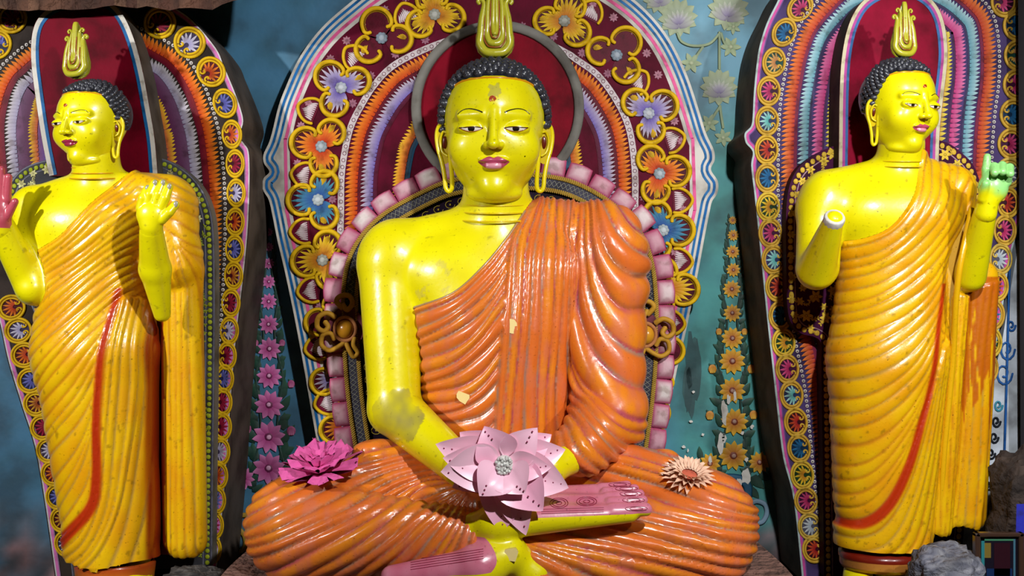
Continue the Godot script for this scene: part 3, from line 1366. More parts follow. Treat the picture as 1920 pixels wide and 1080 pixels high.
	var feet := fs.net(0.0045)
	var fsv := PackedFloat32Array()
	for p: Vector3 in feet.v:
		# the upturned soles
		var up := p.y - lerpf(P(0, 969, 1.0).y, P(0, 960, 1.0).y, clampf((p.x - P(930, 0, 1.0).x) / 0.4, 0.0, 1.0))
		var lim := p.x - P(1005, 0, 0.95).x
		var a := minf(up, lim)
		var b := minf(minf(p.y - (P(0, 1062, 1.02).y - (P(930, 0, 1.02).x - p.x) * 0.12), P(932, 0, 1.0).x - p.x - 18.0 * pow(maxf(P(0, 1040, 1.0).y - p.y, 0.0), 2.0) - 12.0 * pow(maxf(p.y - P(0, 1040, 1.0).y, 0.0), 2.0)), P(0, 1004, 1.0).y - p.y)
		fsv.append(maxf(a, b))
	var ff := split(feet, fsv)
	append_net(body, ff[1], Transform3D(), worn)
	part("body", body, M.skin, root, "glossy lemon yellow skin, half bare chest, hands in the lap")
	part("soles", to_mb(ff[0], func(p, n): return hexc("c9788c").lerp(hexc("b8566f"), clampf(0.5 + nz.get_noise_3d(p.x * 120.0, p.y * 120.0, 0.0), 0.0, 1.0) * 0.6)), M.skin, root, "pink soles of the upturned feet with red line patterns")
	# red line drawing on the upper sole
	var ink := MB.new()
	var lift := func(x: float, y: float) -> Vector3:
		var z := 1.12
		var every := fs.all()
		for k in 40:
			var d := fs.ev(P(x, y, z), every)
			if d < 0.0008 or z < 0.84:
				break
			z -= d * 0.8
		return P(x, y, z + 0.0005)
	var ring_at := func(cx: float, cy: float, rx: float, ry: float, w: float) -> void:
		var pts := PackedVector3Array()
		for k in 20:
			pts.append(lift.call(cx + cos(TAU * k / 20) * rx, cy + sin(TAU * k / 20) * ry))
		ink.tube(pts, PackedFloat32Array([w]), PackedColorArray([hexc("8e2440")]), 5, true)
	for r in [[19.0, 8.5], [14.0, 6.0], [6.0, 2.6]]:
		ring_at.call(1100.0, 940.0, r[0], r[1], 0.0011)
		ring_at.call(1048.0, 943.0, r[0] * 0.9, r[1] * 1.1, 0.0011)
	for t in toes:
		for r in [1.0, 0.6]:
			ring_at.call(lerpf(t[0], t[3], 0.72), lerpf(t[1], t[4], 0.72) - 2.0, 21.0 * r, 4.2 * r, 0.0009)
	for y in [955.0, 959.0, 963.0]:
		var pts := PackedVector3Array()
		for k in 14:
			pts.append(lift.call(1015.0 + k * 9.0, y - k * 0.25))
		ink.tube(pts, PackedFloat32Array([0.0009]), PackedColorArray([hexc("8e2440")]), 5)
	part("sole_drawing", ink, M.enamel, root, "crimson rings and lines drawn on the upper sole")
	ink = MB.new()
	for k2 in 5:
		var pts := PackedVector3Array()
		for k in 14:
			pts.append(lift.call(770.0 + k * 10.5, 1062.0 - k * 1.6 + k2 * 4.5 - 12.0))
		ink.tube(pts, PackedFloat32Array([0.0009]), PackedColorArray([hexc("8e2440")]), 5)
	part("sole_drawing", ink, M.enamel, root, "crimson lines drawn on the lower sole")
	# hem lines
	var hem := MB.new()
	var hp := PackedVector3Array()
	var ev_all := s.all()
	var zfront := func(x: float, y: float) -> Vector3:
		var z := 0.85
		for k in 50:
			var p := P(x, y, z)
			var q2 := P2(x, y, 0.55)
			var d := s.ev(Vector3(q2.x, q2.y, z), ev_all)
			if d < 0.001:
				break
			z -= d * 0.8
		var q := P2(x, y, 0.55)
		return Vector3(q.x, q.y, z + 0.004)
	for p in line2(v2s([775, 575, 850, 548, 905, 500, 950, 445, 985, 392]), 8):
		hp.append(zfront.call(p.x, p.y + 2.0))
	hem.tube(hp, PackedFloat32Array([0.0042]), PackedColorArray([hexc("9a7a55")]), 6)
	part("hem", hem, M.robe, root, "dull brown hem line across the chest")
	# gold leaf squares
	for gl in [[960, 612, 0.0, 17, 26], [868, 745, 0.5, 22, 15], [958, 1040, 0.1, 24, 22]]:
		var q := P2(gl[0], gl[1], 0.55)
		var z := 0.0
		if gl[1] < 900:
			z = zfront.call(gl[0], gl[1]).z + 0.022
		else:
			z = lift.call(gl[0], gl[1]).z + 0.004
		var lm := MB.new()
		var leaf := PackedVector3Array()
		for k in 9:
			var an := TAU * k / 9 + 0.3
			var rr := rng.randf_range(0.75, 1.1)
			var o := Vector2(clampf(cos(an) * 1.3, -1, 1) * gl[3] * rr * 0.6, clampf(sin(an) * 1.3, -1, 1) * gl[4] * rr * 0.6).rotated(gl[2])
			leaf.append(P(gl[0] + o.x, gl[1] + o.y, z + o.x * 0.0003))
		lm.slab(leaf, z - 0.012, hexc("e6cf8a"), hexc("c9ad60"))
		part("gold_leaf", lm, M.enamel, root, "scrap of pale gold leaf stuck on")



# ---------------------------------------------------------------- the standing statues
# keeps the part above the hem, with the distance to the neckline carried along
func split_keep(m: Dictionary, hem: PackedFloat32Array) -> Dictionary:
	var out := {"v": m.v, "s": m.s, "i": PackedInt32Array()}
	var idx: PackedInt32Array = m.i
	var keep := PackedInt32Array()
	var v: PackedVector3Array = m.v
	for t in range(0, idx.size(), 3):
		var a := idx[t]
		var b := idx[t + 1]
		var c := idx[t + 2]
		if hem[a] > 0.0 or hem[b] > 0.0 or hem[c] > 0.0:
			keep.append(a)
			keep.append(b)
			keep.append(c)
	# the last row is drawn up to the hem itself
	for k in v.size():
		if hem[k] < 0.0 and hem[k] > -0.02:
			v[k].y -= hem[k]
	out.v = v
	out.i = keep
	return out


func calc_left() -> Dictionary:
	var rng := RandomNumberGenerator.new()
	rng.seed = 5
	var s := Sdf.new()
	cp(s, 184, 350, 0.55, 46, 180, 292, 0.58, 42, 0.01)
	cp(s, 165, 352, 0.54, 30, 72, 380, 0.54, 32, 0.03)
	cp(s, 205, 352, 0.54, 32, 315, 376, 0.54, 44, 0.03)
	el(s, 172, 430, 0.53, 112, 95, 0.15, 0.04)
	el(s, 120, 420, 0.58, 62, 48, 0.08, 0.04)
	el(s, 215, 420, 0.58, 62, 48, 0.08, 0.04)
	cp(s, 172, 500, 0.54, 92, 178, 650, 0.54, 106, 0.05, 0.78)
	cp(s, 180, 670, 0.55, 105, 212, 1045, 0.54, 78, 0.05, 0.8)
	var arm0 := s.ty.size()
	cp(s, 60, 388, 0.54, 38, 62, 540, 0.62, 30, 0.02)
	cp(s, 62, 542, 0.60, 31, 2, 425, 0.70, 25, 0.012)
	cp(s, 304, 588, 0.66, 16, 291, 505, 0.72, 29, 0.01)
	cp(s, 291, 505, 0.72, 29, 284, 435, 0.80, 22, 0.012)
	var arm := PackedInt32Array([arm0, arm0 + 1, arm0 + 2, arm0 + 3])
	cp(s, 322, 388, 0.53, 44, 330, 500, 0.54, 40, 0.02)
	cp(s, 343, 480, 0.52, 32, 348, 1012, 0.50, 34, 0.02, 0.8)
	var net := s.net(0.0055)

	var outline := PackedVector2Array()
	for p in line2(v2s([40, 480, 76, 468, 130, 440, 185, 376, 226, 328, 245, 300]), 8):
		outline.append(P2(p.x, p.y, 0.62))
	for p in [[400, 290], [430, 1150], [0, 1150], [0, 600]]:
		outline.append(P2(p[0], p[1], 0.55))
	var v: PackedVector3Array = net.v
	var sv := PackedFloat32Array()
	sv.resize(v.size())
	for k in v.size():
		var d := inside2(Vector2(v[k].x, v[k].y), outline)
		if d > -0.02:
			d = minf(d, s.ev(v[k], arm) - 0.005)
		sv[k] = d
	var two := split(net, sv)
	smooth(two[1], 1)
	var f := Folds.new()
	f.setup(P2(20, 1120, 0.4), P2(440, 290, 0.4), 0.0026)
	f.lay(guides([[50, 480, 76, 468, 130, 440, 185, 375, 245, 310], [60, 510, 140, 460, 210, 392, 290, 315], [62, 540, 150, 490, 222, 430, 280, 375], [55, 595, 140, 532, 212, 470, 275, 425], [50, 655, 140, 582, 212, 512, 280, 455], [55, 725, 150, 632, 217, 560, 285, 490], [65, 785, 150, 702, 217, 612, 285, 525], [75, 845, 160, 762, 205, 680, 285, 560]], 0.62), 19, 0.007, 0.0, rng, 0.5)
	f.lay(guides([[75, 845, 160, 762, 205, 680, 240, 590], [95, 905, 160, 832, 198, 740, 230, 600], [105, 965, 160, 890, 192, 790, 222, 610], [110, 1015, 150, 970, 185, 905, 190, 800, 215, 620]], 0.62), 6, 0.005, 0.0, rng, 0.5)
	f.lay(guides([[215, 580, 196, 690, 189, 800, 187, 900, 172, 955, 105, 1020], [230, 560, 216, 690, 206, 820, 196, 930, 165, 1005, 110, 1050], [250, 560, 246, 700, 233, 850, 216, 960, 180, 1035, 130, 1075], [267, 560, 270, 700, 262, 860, 247, 980, 225, 1060], [290, 570, 300, 700, 298, 860, 295, 1000, 290, 1070]], 0.62), 10, 0.007, 0.006, rng, 0.55)
	f.lay(guides([[250, 310, 300, 320, 350, 345, 395, 390], [285, 380, 310, 390, 350, 400, 395, 440], [300, 430, 320, 440, 350, 470, 395, 500]], 0.55), 6, 0.004, 0.0, rng, 0.5)
	f.lay(guides([[302, 440, 312, 520, 312, 700, 312, 1060], [318, 440, 330, 520, 332, 700, 334, 1060], [330, 450, 352, 520, 356, 700, 362, 1060], [345, 460, 378, 520, 384, 700, 395, 1060]], 0.55), 6, 0.007, 0.0, rng, 0.55)
	f.finish()
	var edge := line2(v2s([222, 540, 205, 640, 196, 720, 190, 800, 188, 900, 172, 957, 105, 1022]), 6)
	var edge_w := PackedVector2Array()
	for p in edge:
		edge_w.append(P2(p.x - 3.0, p.y, 0.66))
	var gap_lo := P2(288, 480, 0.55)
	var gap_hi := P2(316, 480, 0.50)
	var paint := func(p: Vector3, n: Vector3, g: float, tone: float) -> Color:
		var c := amber_paint(p, n, g, tone)
		var q := Vector2(p.x, p.y)
		if q.y < edge_w[0].y:
			var best := 1.0
			for k in edge_w.size() - 1:
				best = minf(best, q.distance_squared_to(Geometry2D.get_closest_point_to_segment(q, edge_w[k], edge_w[k + 1])))
			best = sqrt(best)
			var wide := lerpf(0.002, 0.013, pow(clampf((edge_w[0].y - q.y) / 0.8, 0.0, 1.0), 1.6))
			if best < wide + 0.016:
				c = c.lerp(hexc("a8300f"), 1.0 - smoothstep(wide, wide + 0.014, best))
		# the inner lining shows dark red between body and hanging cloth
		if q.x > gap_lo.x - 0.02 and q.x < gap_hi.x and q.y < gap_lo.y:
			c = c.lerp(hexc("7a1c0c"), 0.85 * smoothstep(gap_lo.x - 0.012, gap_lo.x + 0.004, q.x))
		return c
	var hem := PackedFloat32Array()
	for p: Vector3 in two[0].v:
		hem.append(p.y - (P(0, 1062, 0.66).y + 0.008 * sin(p.x * 30.0) if p.x < P(302, 0, 0.55).x else P(0, 1046, 0.56).y))
	var kept: Dictionary = split_keep(two[0], hem)
	return {"robe": drape(kept, f, 0.005, 0.010, paint), "skin": two[1], "s": s}


func standing_left(got: Dictionary) -> void:
	var at := Vector3(P(205, 0, 0.55).x, -0.975, 0.55)
	var root := thing("standing_statue", "yellow standing statue in an amber robe raising a hand with grey nails", "statue", at, "standing statues in the side arches")
	part("robe", got.robe, M.robe, root, "amber robe with diagonal pleats and a red turned edge")
	var hem := MB.new()
	var rim := PackedVector3Array()
	for k in 32:
		var an := TAU * k / 32
		rim.append(P(214, 1052, 0.55) + Vector3(cos(an) * S(82, 0.55), 0, sin(an) * S(82, 0.55) * 0.8))
	hem.lathe(P(216, 1085, 0.55), PackedVector2Array([Vector2(0.0, -0.02), Vector2(0.115, -0.02), Vector2(0.122, 0.0), Vector2(0.128, 0.05), Vector2(0.12, 0.06)]), PackedColorArray([hexc("b8661c"), hexc("b8661c"), hexc("c47a20"), hexc("a8481a")]), 32, Basis().scaled(Vector3(1, 1, 0.8)))
	part("underskirt", hem, M.robe, root, "orange under-robe edge below the hem")
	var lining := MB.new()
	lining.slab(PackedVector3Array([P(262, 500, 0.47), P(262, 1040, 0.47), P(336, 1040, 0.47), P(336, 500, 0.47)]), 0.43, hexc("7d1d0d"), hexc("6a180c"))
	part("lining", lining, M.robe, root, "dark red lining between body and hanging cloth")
	var body := MB.new()
	append_net(body, got.skin, Transform3D(), mottled_skin)
	var sc := S(0.595, 0.60)
	var b := Basis(Vector3.UP, deg_to_rad(-24.0)) * Basis(Vector3.RIGHT, deg_to_rad(9.0))
	var ht := Transform3D(b * Basis.from_scale(Vector3(1.12, 1.0, 1.05) * sc), P(169, 228, 0.60))
	var ft := Transform3D(Basis(Vector3.UP, deg_to_rad(-22.0)).scaled(Vector3(1.2, 1.06, 1.2) * S(1, 0.60)), P(146, 148, 0.60))
	add_head(root, body, ht, ft, "lips_dark", mottled_skin)
	for k in 3:
		var ring := PackedVector3Array()
		var y: float = [314.0, 324.0, 334.0][k]
		for j in 21:
			var an := PI * (0.02 + 0.96 * j / 20.0)
			ring.append(P(181, y + 6.0 * sin(an), 0.565) + Vector3(cos(an), 0, sin(an)) * S([43.0, 44.0, 46.5][k], 0.565))
		body.tube(ring, PackedFloat32Array([0.0022]), PackedColorArray([hexc("d09a12")]), 6)
	# the raised hand, its back towards the front
	var hs := Sdf.new()
	cp(hs, 284, 445, 0.79, 22, 284, 425, 0.81, 21, 0.01)
	hs.ell(P(284, 402, 0.82), Vector3(S(28, 0.82), S(28, 0.82), 0.03), 0.012)
	var fingers := [[264, 390, 268, 372, 276, 354, 8.8], [275, 387, 281, 364, 290, 344, 9.2], [289, 388, 297, 364, 305, 344, 9.2], [301, 391, 310, 371, 317, 351, 8.8], [303, 412, 317, 398, 329, 384, 9.0]]
	for g in fingers:
		cp(hs, g[0], g[1], 0.825, g[6] + 0.5, g[2], g[3], 0.83, g[6], 0.002)
		cp(hs, g[2], g[3], 0.83, g[6], g[4], g[5], 0.822, g[6] * 0.85, 0.002)
	append_net(body, hs.net(0.0028), Transform3D(), mottled_skin)
	# the other hand, mostly beyond the picture's edge, its palm pink
	var h2 := Sdf.new()
	cp(h2, 2, 430, 0.70, 25, -2, 415, 0.71, 24, 0.01)
	h2.ell(P(-4, 392, 0.72), Vector3(S(24, 0.72), S(34, 0.72), 0.028), 0.012)
	for g in [[-22, 375, -30, 330, 8], [-10, 368, -14, 318, 8.5], [2, 368, 2, 318, 8.5], [13, 374, 16, 332, 8], [14, 405, 28, 378, 8]]:
		cp(h2, g[0], g[1], 0.725, g[4], g[2], g[3], 0.735, g[4] * 0.85, 0.005)
	var n2 := h2.net(0.0034)
	var s2 := PackedFloat32Array()
	for p: Vector3 in n2.v:
		s2.append(minf(p.y - P(0, 428, 0.72).y, p.z - 0.712))
	var palm := split(n2, s2)
	append_net(body, palm[1], Transform3D(), mottled_skin)
	part("body", body, M.skin, root, "glossy yellow skin, bare shoulder, turned head")
	feet_of(root, P(190, 0, 0.60).x, P(250, 0, 0.60).x)
	part("palm", to_mb(palm[0], func(_p, _n): return hexc("b04a58")), M.skin, root, "pink palm with drawn lines")
	for g in fingers:
		var nail := MB.new()
		nail.ellipsoid(P(g[4], g[5] - 1.0, 0.833), Vector3(S(4.6, 0.83), S(6.6, 0.83), 0.003), hexc("8f8a7a"), 10, 6, Basis(Vector3(0, 0, 1), -0.3))
		part("nail", nail, M.enamel, root, "grey fingernail")



func calc_right() -> Dictionary:
	var rng := RandomNumberGenerator.new()
	rng.seed = 15
	var s := Sdf.new()
	cp(s, 1684, 325, 0.55, 45, 1690, 272, 0.58, 42, 0.01)
	cp(s, 1662, 328, 0.54, 32, 1555, 362, 0.54, 44, 0.03)
	cp(s, 1708, 328, 0.54, 32, 1785, 352, 0.54, 36, 0.03)
	el(s, 1675, 412, 0.53, 122, 105, 0.15, 0.04)
	el(s, 1625, 400, 0.58, 66, 52, 0.08, 0.04)
	el(s, 1728, 400, 0.58, 66, 52, 0.08, 0.04)
	el(s, 1548, 388, 0.54, 54, 60, 0.09, 0.03)
	cp(s, 1675, 500, 0.54, 96, 1668, 650, 0.54, 106, 0.05, 0.78)
	cp(s, 1666, 690, 0.55, 106, 1655, 1035, 0.54, 82, 0.05, 0.8)
	var arm0 := s.ty.size()
	cp(s, 1537, 400, 0.55, 42, 1533, 500, 0.60, 40, 0.02)
	cp(s, 1530, 508, 0.62, 36, 1563, 414, 0.80, 19, 0.012)
	cp(s, 1818, 518, 0.62, 30, 1848, 395, 0.76, 20, 0.012)
	var arm := PackedInt32Array([arm0, arm0 + 1, arm0 + 2])
	cp(s, 1788, 352, 0.54, 36, 1800, 460, 0.55, 28, 0.02)
	cp(s, 1790, 560, 0.58, 22, 1757, 985, 0.57, 22, 0.02)
	cp(s, 1838, 520, 0.54, 30, 1808, 965, 0.52, 34, 0.015, 0.7)
	cp(s, 1806, 560, 0.50, 34, 1785, 965, 0.50, 40, 0.02, 0.7)
	var net := s.net(0.0055)

	var outline := PackedVector2Array()
	for p in line2(v2s([1555, 455, 1583, 452, 1620, 446, 1662, 424, 1704, 365, 1722, 312, 1728, 280]), 8):
		outline.append(P2(p.x, p.y, 0.62))
	for p in [[1900, 260], [1920, 1150], [1500, 1150], [1500, 560]]:
		outline.append(P2(p[0], p[1], 0.55))
	var v: PackedVector3Array = net.v
	var sv := PackedFloat32Array()
	sv.resize(v.size())
	for k in v.size():
		var d := inside2(Vector2(v[k].x, v[k].y), outline)
		if d > -0.02:
			d = minf(d, s.ev(v[k], arm) - 0.005)
		sv[k] = d
	var two := split(net, sv)
	smooth(two[1], 1)
	var f := Folds.new()
	f.setup(P2(1500, 1120, 0.4), P2(1910, 250, 0.4), 0.0026)
	f.lay(guides([[1555, 455, 1583, 452, 1620, 445, 1665, 420, 1705, 360, 1730, 275], [1555, 495, 1630, 482, 1690, 442, 1740, 372, 1768, 285], [1555, 545, 1640, 522, 1710, 472, 1765, 402, 1805, 300], [1548, 595, 1640, 567, 1720, 512, 1775, 452, 1830, 355], [1538, 645, 1640, 612, 1720, 562, 1770, 502, 1810, 430], [1535, 705, 1630, 677, 1710, 622, 1760, 562, 1800, 480], [1538, 765, 1620, 747, 1695, 692, 1745, 622, 1790, 530], [1540, 835, 1620, 817, 1685, 762, 1735, 682, 1778, 560], [1542, 905, 1620, 887, 1680, 822, 1725, 732, 1768, 600], [1545, 965, 1620, 947, 1670, 882, 1710, 792, 1760, 640]], 0.64), 20, 0.0065, 0.0, rng, 0.42)
	f.lay(guides([[1545, 965, 1620, 947, 1670, 882, 1710, 792, 1760, 640], [1550, 992, 1615, 990, 1662, 942, 1702, 842, 1752, 680]], 0.64), 1.5, 0.006, -0.004, rng)
	f.lay(guides([[1550, 992, 1615, 990, 1662, 942, 1702, 842, 1752, 680], [1560, 1040, 1650, 1020, 1702, 932, 1737, 802, 1760, 660], [1640, 1060, 1700, 1030, 1727, 962, 1750, 822, 1768, 650], [1735, 1060, 1745, 1000, 1755, 900, 1765, 800, 1778, 640]], 0.64), 6, 0.007, 0.004, rng, 0.5)
	f.lay(guides([[1782, 480, 1768, 640, 1752, 800, 1738, 1020], [1796, 520, 1782, 660, 1770, 820, 1758, 1020], [1812, 550, 1800, 690, 1792, 850, 1780, 1020]], 0.60), 6, 0.007, 0.0, rng, 0.5)
	f.lay(guides([[1812, 540, 1800, 690, 1790, 850, 1775, 1020], [1840, 540, 1826, 690, 1816, 850, 1802, 1020], [1885, 520, 1868, 690, 1858, 850, 1852, 1020]], 0.55), 6, 0.007, 0.0, rng, 0.55)
	f.finish()
	var edge := line2(v2s([1775, 530, 1752, 650, 1738, 730, 1722, 790, 1700, 870, 1665, 945, 1620, 985, 1560, 988]), 6)
	var edge_w := PackedVector2Array()
	for p in edge:
		edge_w.append(P2(p.x, p.y, 0.66))
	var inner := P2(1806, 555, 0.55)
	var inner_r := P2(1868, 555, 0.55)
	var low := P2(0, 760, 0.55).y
	var paint := func(p: Vector3, n: Vector3, g: float, tone: float) -> Color:
		var c := amber_paint(p, n, g, tone)
		var q := Vector2(p.x, p.y)
		if q.y < edge_w[0].y:
			var best := 1.0
			for k in edge_w.size() - 1:
				best = minf(best, q.distance_squared_to(Geometry2D.get_closest_point_to_segment(q, edge_w[k], edge_w[k + 1])))
			best = sqrt(best)
			var wide := lerpf(0.001, 0.008, clampf((edge_w[0].y - q.y) / 0.7, 0.0, 1.0))
			if best < wide + 0.014:
				c = c.lerp(hexc("ad3210"), 1.0 - smoothstep(wide, wide + 0.012, best))
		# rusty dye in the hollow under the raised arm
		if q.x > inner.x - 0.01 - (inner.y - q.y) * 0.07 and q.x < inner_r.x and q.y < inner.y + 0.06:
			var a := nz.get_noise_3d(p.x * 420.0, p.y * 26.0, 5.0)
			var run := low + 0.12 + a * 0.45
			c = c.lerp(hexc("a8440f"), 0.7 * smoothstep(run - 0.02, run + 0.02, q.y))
		return c
	var hem := PackedFloat32Array()
	for p: Vector3 in two[0].v:
		hem.append(p.y - (P(0, 1036, 0.66).y if p.x < P(1742, 0, 0.57).x else P(0, 990, 0.56).y + 0.01 * sin(p.x * 40.0)))
	var kept: Dictionary = split_keep(two[0], hem)
	return {"robe": drape(kept, f, 0.005, 0.010, paint), "skin": two[1], "s": s}


func standing_right(got: Dictionary) -> void:
	var at := Vector3(P(1665, 0, 0.55).x, -0.975, 0.55)
	var root := thing("standing_statue", "yellow standing statue in an amber robe with one broken forearm and pale green fingers", "statue", at, "standing statues in the side arches")
	part("robe", got.robe, M.robe, root, "amber robe with curved diagonal pleats and a red turned edge")
	# edge of cloth falling from the forearm
	var fall := MB.new()
	fall.tube(line3([P(1822, 392, 0.66), P(1812, 440, 0.69), P(1800, 500, 0.70), P(1792, 570, 0.68), P(1786, 680, 0.64), P(1770, 850, 0.62), P(1762, 990, 0.60)], 8), PackedFloat32Array([0.010]), PackedColorArray([hexc("d9a512")]), 8)
	fall.slab(PackedVector3Array([P(1818, 400, 0.62), P(1780, 470, 0.62), P(1768, 560, 0.62), P(1780, 640, 0.62), P(1794, 560, 0.62), P(1804, 480, 0.62)]), 0.58, hexc("c79a3a"), hexc("b0801c"))
	part("cloth_edge", fall, M.robe, root, "yellow edge of cloth falling from the raised forearm")
	var hem := MB.new()
	hem.lathe(P(1655, 1055, 0.55), PackedVector2Array([Vector2(0.0, -0.012), Vector2(0.13, -0.012), Vector2(0.137, 0.0), Vector2(0.137, 0.02), Vector2(0.14, 0.022), Vector2(0.14, 0.04), Vector2(0.12, 0.05)]), PackedColorArray([hexc("a8622a"), hexc("b06a2c"), hexc("b87838"), hexc("b87838"), hexc("6a1c10"), hexc("6a1c10")]), 32, Basis().scaled(Vector3(1, 1, 0.8)))
	part("underskirt", hem, M.robe, root, "worn orange under-robe with a dark red band")
	var body := MB.new()
	append_net(body, got.skin, Transform3D(), mottled_skin)
	var sc := S(0.66, 0.60)
	var b := Basis(Vector3.UP, deg_to_rad(22.0)) * Basis(Vector3.RIGHT, deg_to_rad(10.0))
	var ht := Transform3D(b.scaled(Vector3.ONE * sc), P(1690, 196, 0.60))
	var ft := Transform3D(Basis(Vector3.UP, deg_to_rad(12.0)).scaled(Vector3(1.04, 1.06, 1.1) * S(1, 0.60)), P(1693, 110, 0.60))
	add_head(root, body, ht, ft, "lips", mottled_skin)
	for k in 3:
		var ring := PackedVector3Array()
		var y: float = [292.0, 302.0, 312.0][k]
		for j in 21:
			var an := PI * (0.02 + 0.96 * j / 20.0)
			ring.append(P(1687, y + 6.0 * sin(an), 0.565) + Vector3(cos(an), 0, sin(an)) * S([43.0, 44.0, 46.0][k], 0.565))
		body.tube(ring, PackedFloat32Array([0.0022]), PackedColorArray([hexc("d8b812")]), 6)
	feet_of(root, P(1616, 0, 0.60).x, P(1678, 0, 0.60).x)
	part("body", body, M.skin, root, "glossy yellow skin, bare shoulder, head turned aside")
	var stump := MB.new()
	var sd := (P(1563, 414, 0.80) - P(1530, 508, 0.62)).normalized()
	var sx := sd.cross(Vector3.RIGHT).normalized()
	stump.lathe(P(1563, 414, 0.80), PackedVector2Array([Vector2(S(19.5, 0.8), -0.006), Vector2(S(20, 0.8), 0.014), Vector2(S(17, 0.8), 0.021), Vector2(S(9, 0.8), 0.016), Vector2(0.0, 0.02)]), PackedColorArray([hexc("b9b6b0"), hexc("cfccc6"), hexc("c4c0ba"), hexc("9a9690"), hexc("b5b1aa")]), 14, Basis(sx.cross(sd).normalized(), sd, sx))
	part("broken_end", stump, M.plaster, root, "bare white plaster end of the broken forearm")
	# pale green hand with bent fingers
	var hs := Sdf.new()
	cp(hs, 1848, 400, 0.76, 20, 1852, 378, 0.77, 19, 0.01)
	hs.ell(P(1862, 352, 0.78), Vector3(S(28, 0.78), S(30, 0.78), 0.03), 0.012)
	cp(hs, 1850, 342, 0.785, 9, 1849, 318, 0.79, 8, 0.004)
	cp(hs, 1849, 318, 0.79, 8, 1851, 294, 0.785, 6.5, 0.003)
	for g in [[1864, 338, 1864, 312], [1877, 338, 1879, 310], [1888, 342, 1893, 314]]:
		cp(hs, g[0], g[1], 0.79, 8.4, g[2], g[3], 0.80, 7.8, 0.004)
		cp(hs, g[2], g[3], 0.80, 7.8, g[2] + 1, g[3] + 12, 0.83, 7.4, 0.003)
	cp(hs, 1842, 372, 0.785, 9, 1848, 345, 0.81, 7.5, 0.008)
	var hn := hs.net(0.003)
	var split_y := P(0, 362, 0.79).y
	part("green_hand", to_mb(hn, func(p, n):
		var a := nz.get_noise_3d(p.x * 90.0, p.y * 90.0, p.z * 90.0)
		return mottled_skin(p, n).lerp(hexc("8fd07a"), smoothstep(split_y - 0.02, split_y + 0.02, p.y + a * 0.03))), M.skin, root, "hand with pale green painted fingers")



func feet_of(root: Node3D, x0: float, x1: float) -> void:
	for x in [x0, x1]:
		var fs := Sdf.new()
		fs.cap(Vector3(x, -0.86, 0.55), Vector3(x, -0.93, 0.56), 0.038, 0.042, 0.01)
		fs.cap(Vector3(x, -0.935, 0.56), Vector3(x, -0.955, 0.70), 0.042, 0.028, 0.02)
		for k in 5:
			fs.cap(Vector3(x - 0.03 + k * 0.015, -0.962, 0.70), Vector3(x - 0.033 + k * 0.0165, -0.966, 0.745 - absf(k - 1.5) * 0.006), 0.011, 0.0095, 0.004)
		part("foot", to_mb(fs.net(0.006), mottled_skin), M.skin, root)


# ---------------------------------------------------------------- painted relief on flat panels (pixel lines laid on the panel's plane)
func shifted(c: PackedVector2Array, d: float) -> PackedVector2Array:
	var out := PackedVector2Array()
	var m := c.size()
	for k in m:
		var t := (c[mini(k + 1, m - 1)] - c[maxi(k - 1, 0)]).normalized()
		out.append(c[k] + Vector2(-t.y, t.x) * d)
	return out


func even(c: PackedVector2Array, step: float) -> PackedVector2Array:
	var out := PackedVector2Array([c[0]])
	var left := step
	for k in c.size() - 1:
		var a := c[k]
		var b := c[k + 1]
		var d := a.distance_to(b)
		var done := 0.0
		while d - done >= left:
			done += left
			out.append(a.lerp(b, done / d))
			left = step
		left -= d - done
	return out


func on_plane(c: PackedVector2Array, z: float) -> PackedVector3Array:
	var out := PackedVector3Array()
	for p in c:
		out.append(P(p.x, p.y, z))
	return out


func ribbon(mb: MB, c: PackedVector2Array, o0: float, o1: float, z: float, c0: Color, c1: Color, closed := false) -> void:
	var a := on_plane(shifted(c, o0), z)
	var b := on_plane(shifted(c, o1), z)
	var first := mb.v.size()
	for k in c.size():
		mb.vert(a[k], Vector3(0, 0, 1), c0)
		mb.vert(b[k], Vector3(0, 0, 1), c1)
	for k in c.size() - 1:
		mb.quad(first + k * 2, first + k * 2 + 1, first + k * 2 + 3, first + k * 2 + 2)


# a leaf or flame: base point, direction, length, width, all in the mesh's own plane
func petal(mb: MB, p: Vector3, dir: Vector2, length: float, width: float, c0: Color, c1: Color, lean := 0.0, lift := 0.0) -> void:
	var side := Vector2(-dir.y, dir.x)
	var rows := [[0.0, 0.32], [0.3, 0.5], [0.6, 0.42], [0.82, 0.22], [1.0, 0.0]]
	var first := mb.v.size()
	for r in rows:
		var t: float = r[0]
		var w: float = r[1] * width
		var ctr := dir * length * t + side * lean * t * t * length
		var col := c0.lerp(c1, t)
		for e in [-1.0, 0.0, 1.0]:
			var q: Vector2 = ctr + side * w * e
			mb.vert(p + Vector3(q.x, q.y, lift * (1.0 - absf(e)) * sin(PI * minf(t + 0.15, 1.0))), Vector3(side.x * e * 0.35, side.y * e * 0.35, 1).normalized(), col)
	for k in rows.size() - 1:
		for j in 2:
			mb.quad(first + k * 3 + j, first + k * 3 + j + 1, first + k * 3 + j + 4, first + k * 3 + j + 3)


func flames(mb: MB, c: PackedVector2Array, o_base: float, o_tip: float, step: float, z: float, c0: Color, c1: Color, lean := 0.18) -> void:
	var pts := even(c, step)
	var base := shifted(pts, o_base)
	var tip := shifted(pts, o_tip)
	for k in pts.size():
		var a := P(base[k].x, base[k].y, z)
		var b := P(tip[k].x, tip[k].y, z)
		var d := Vector2(b.x - a.x, b.y - a.y)
		petal(mb, a, d.normalized(), d.length(), S(step * 1.02, z), c0, c1, lean, 0.0015)


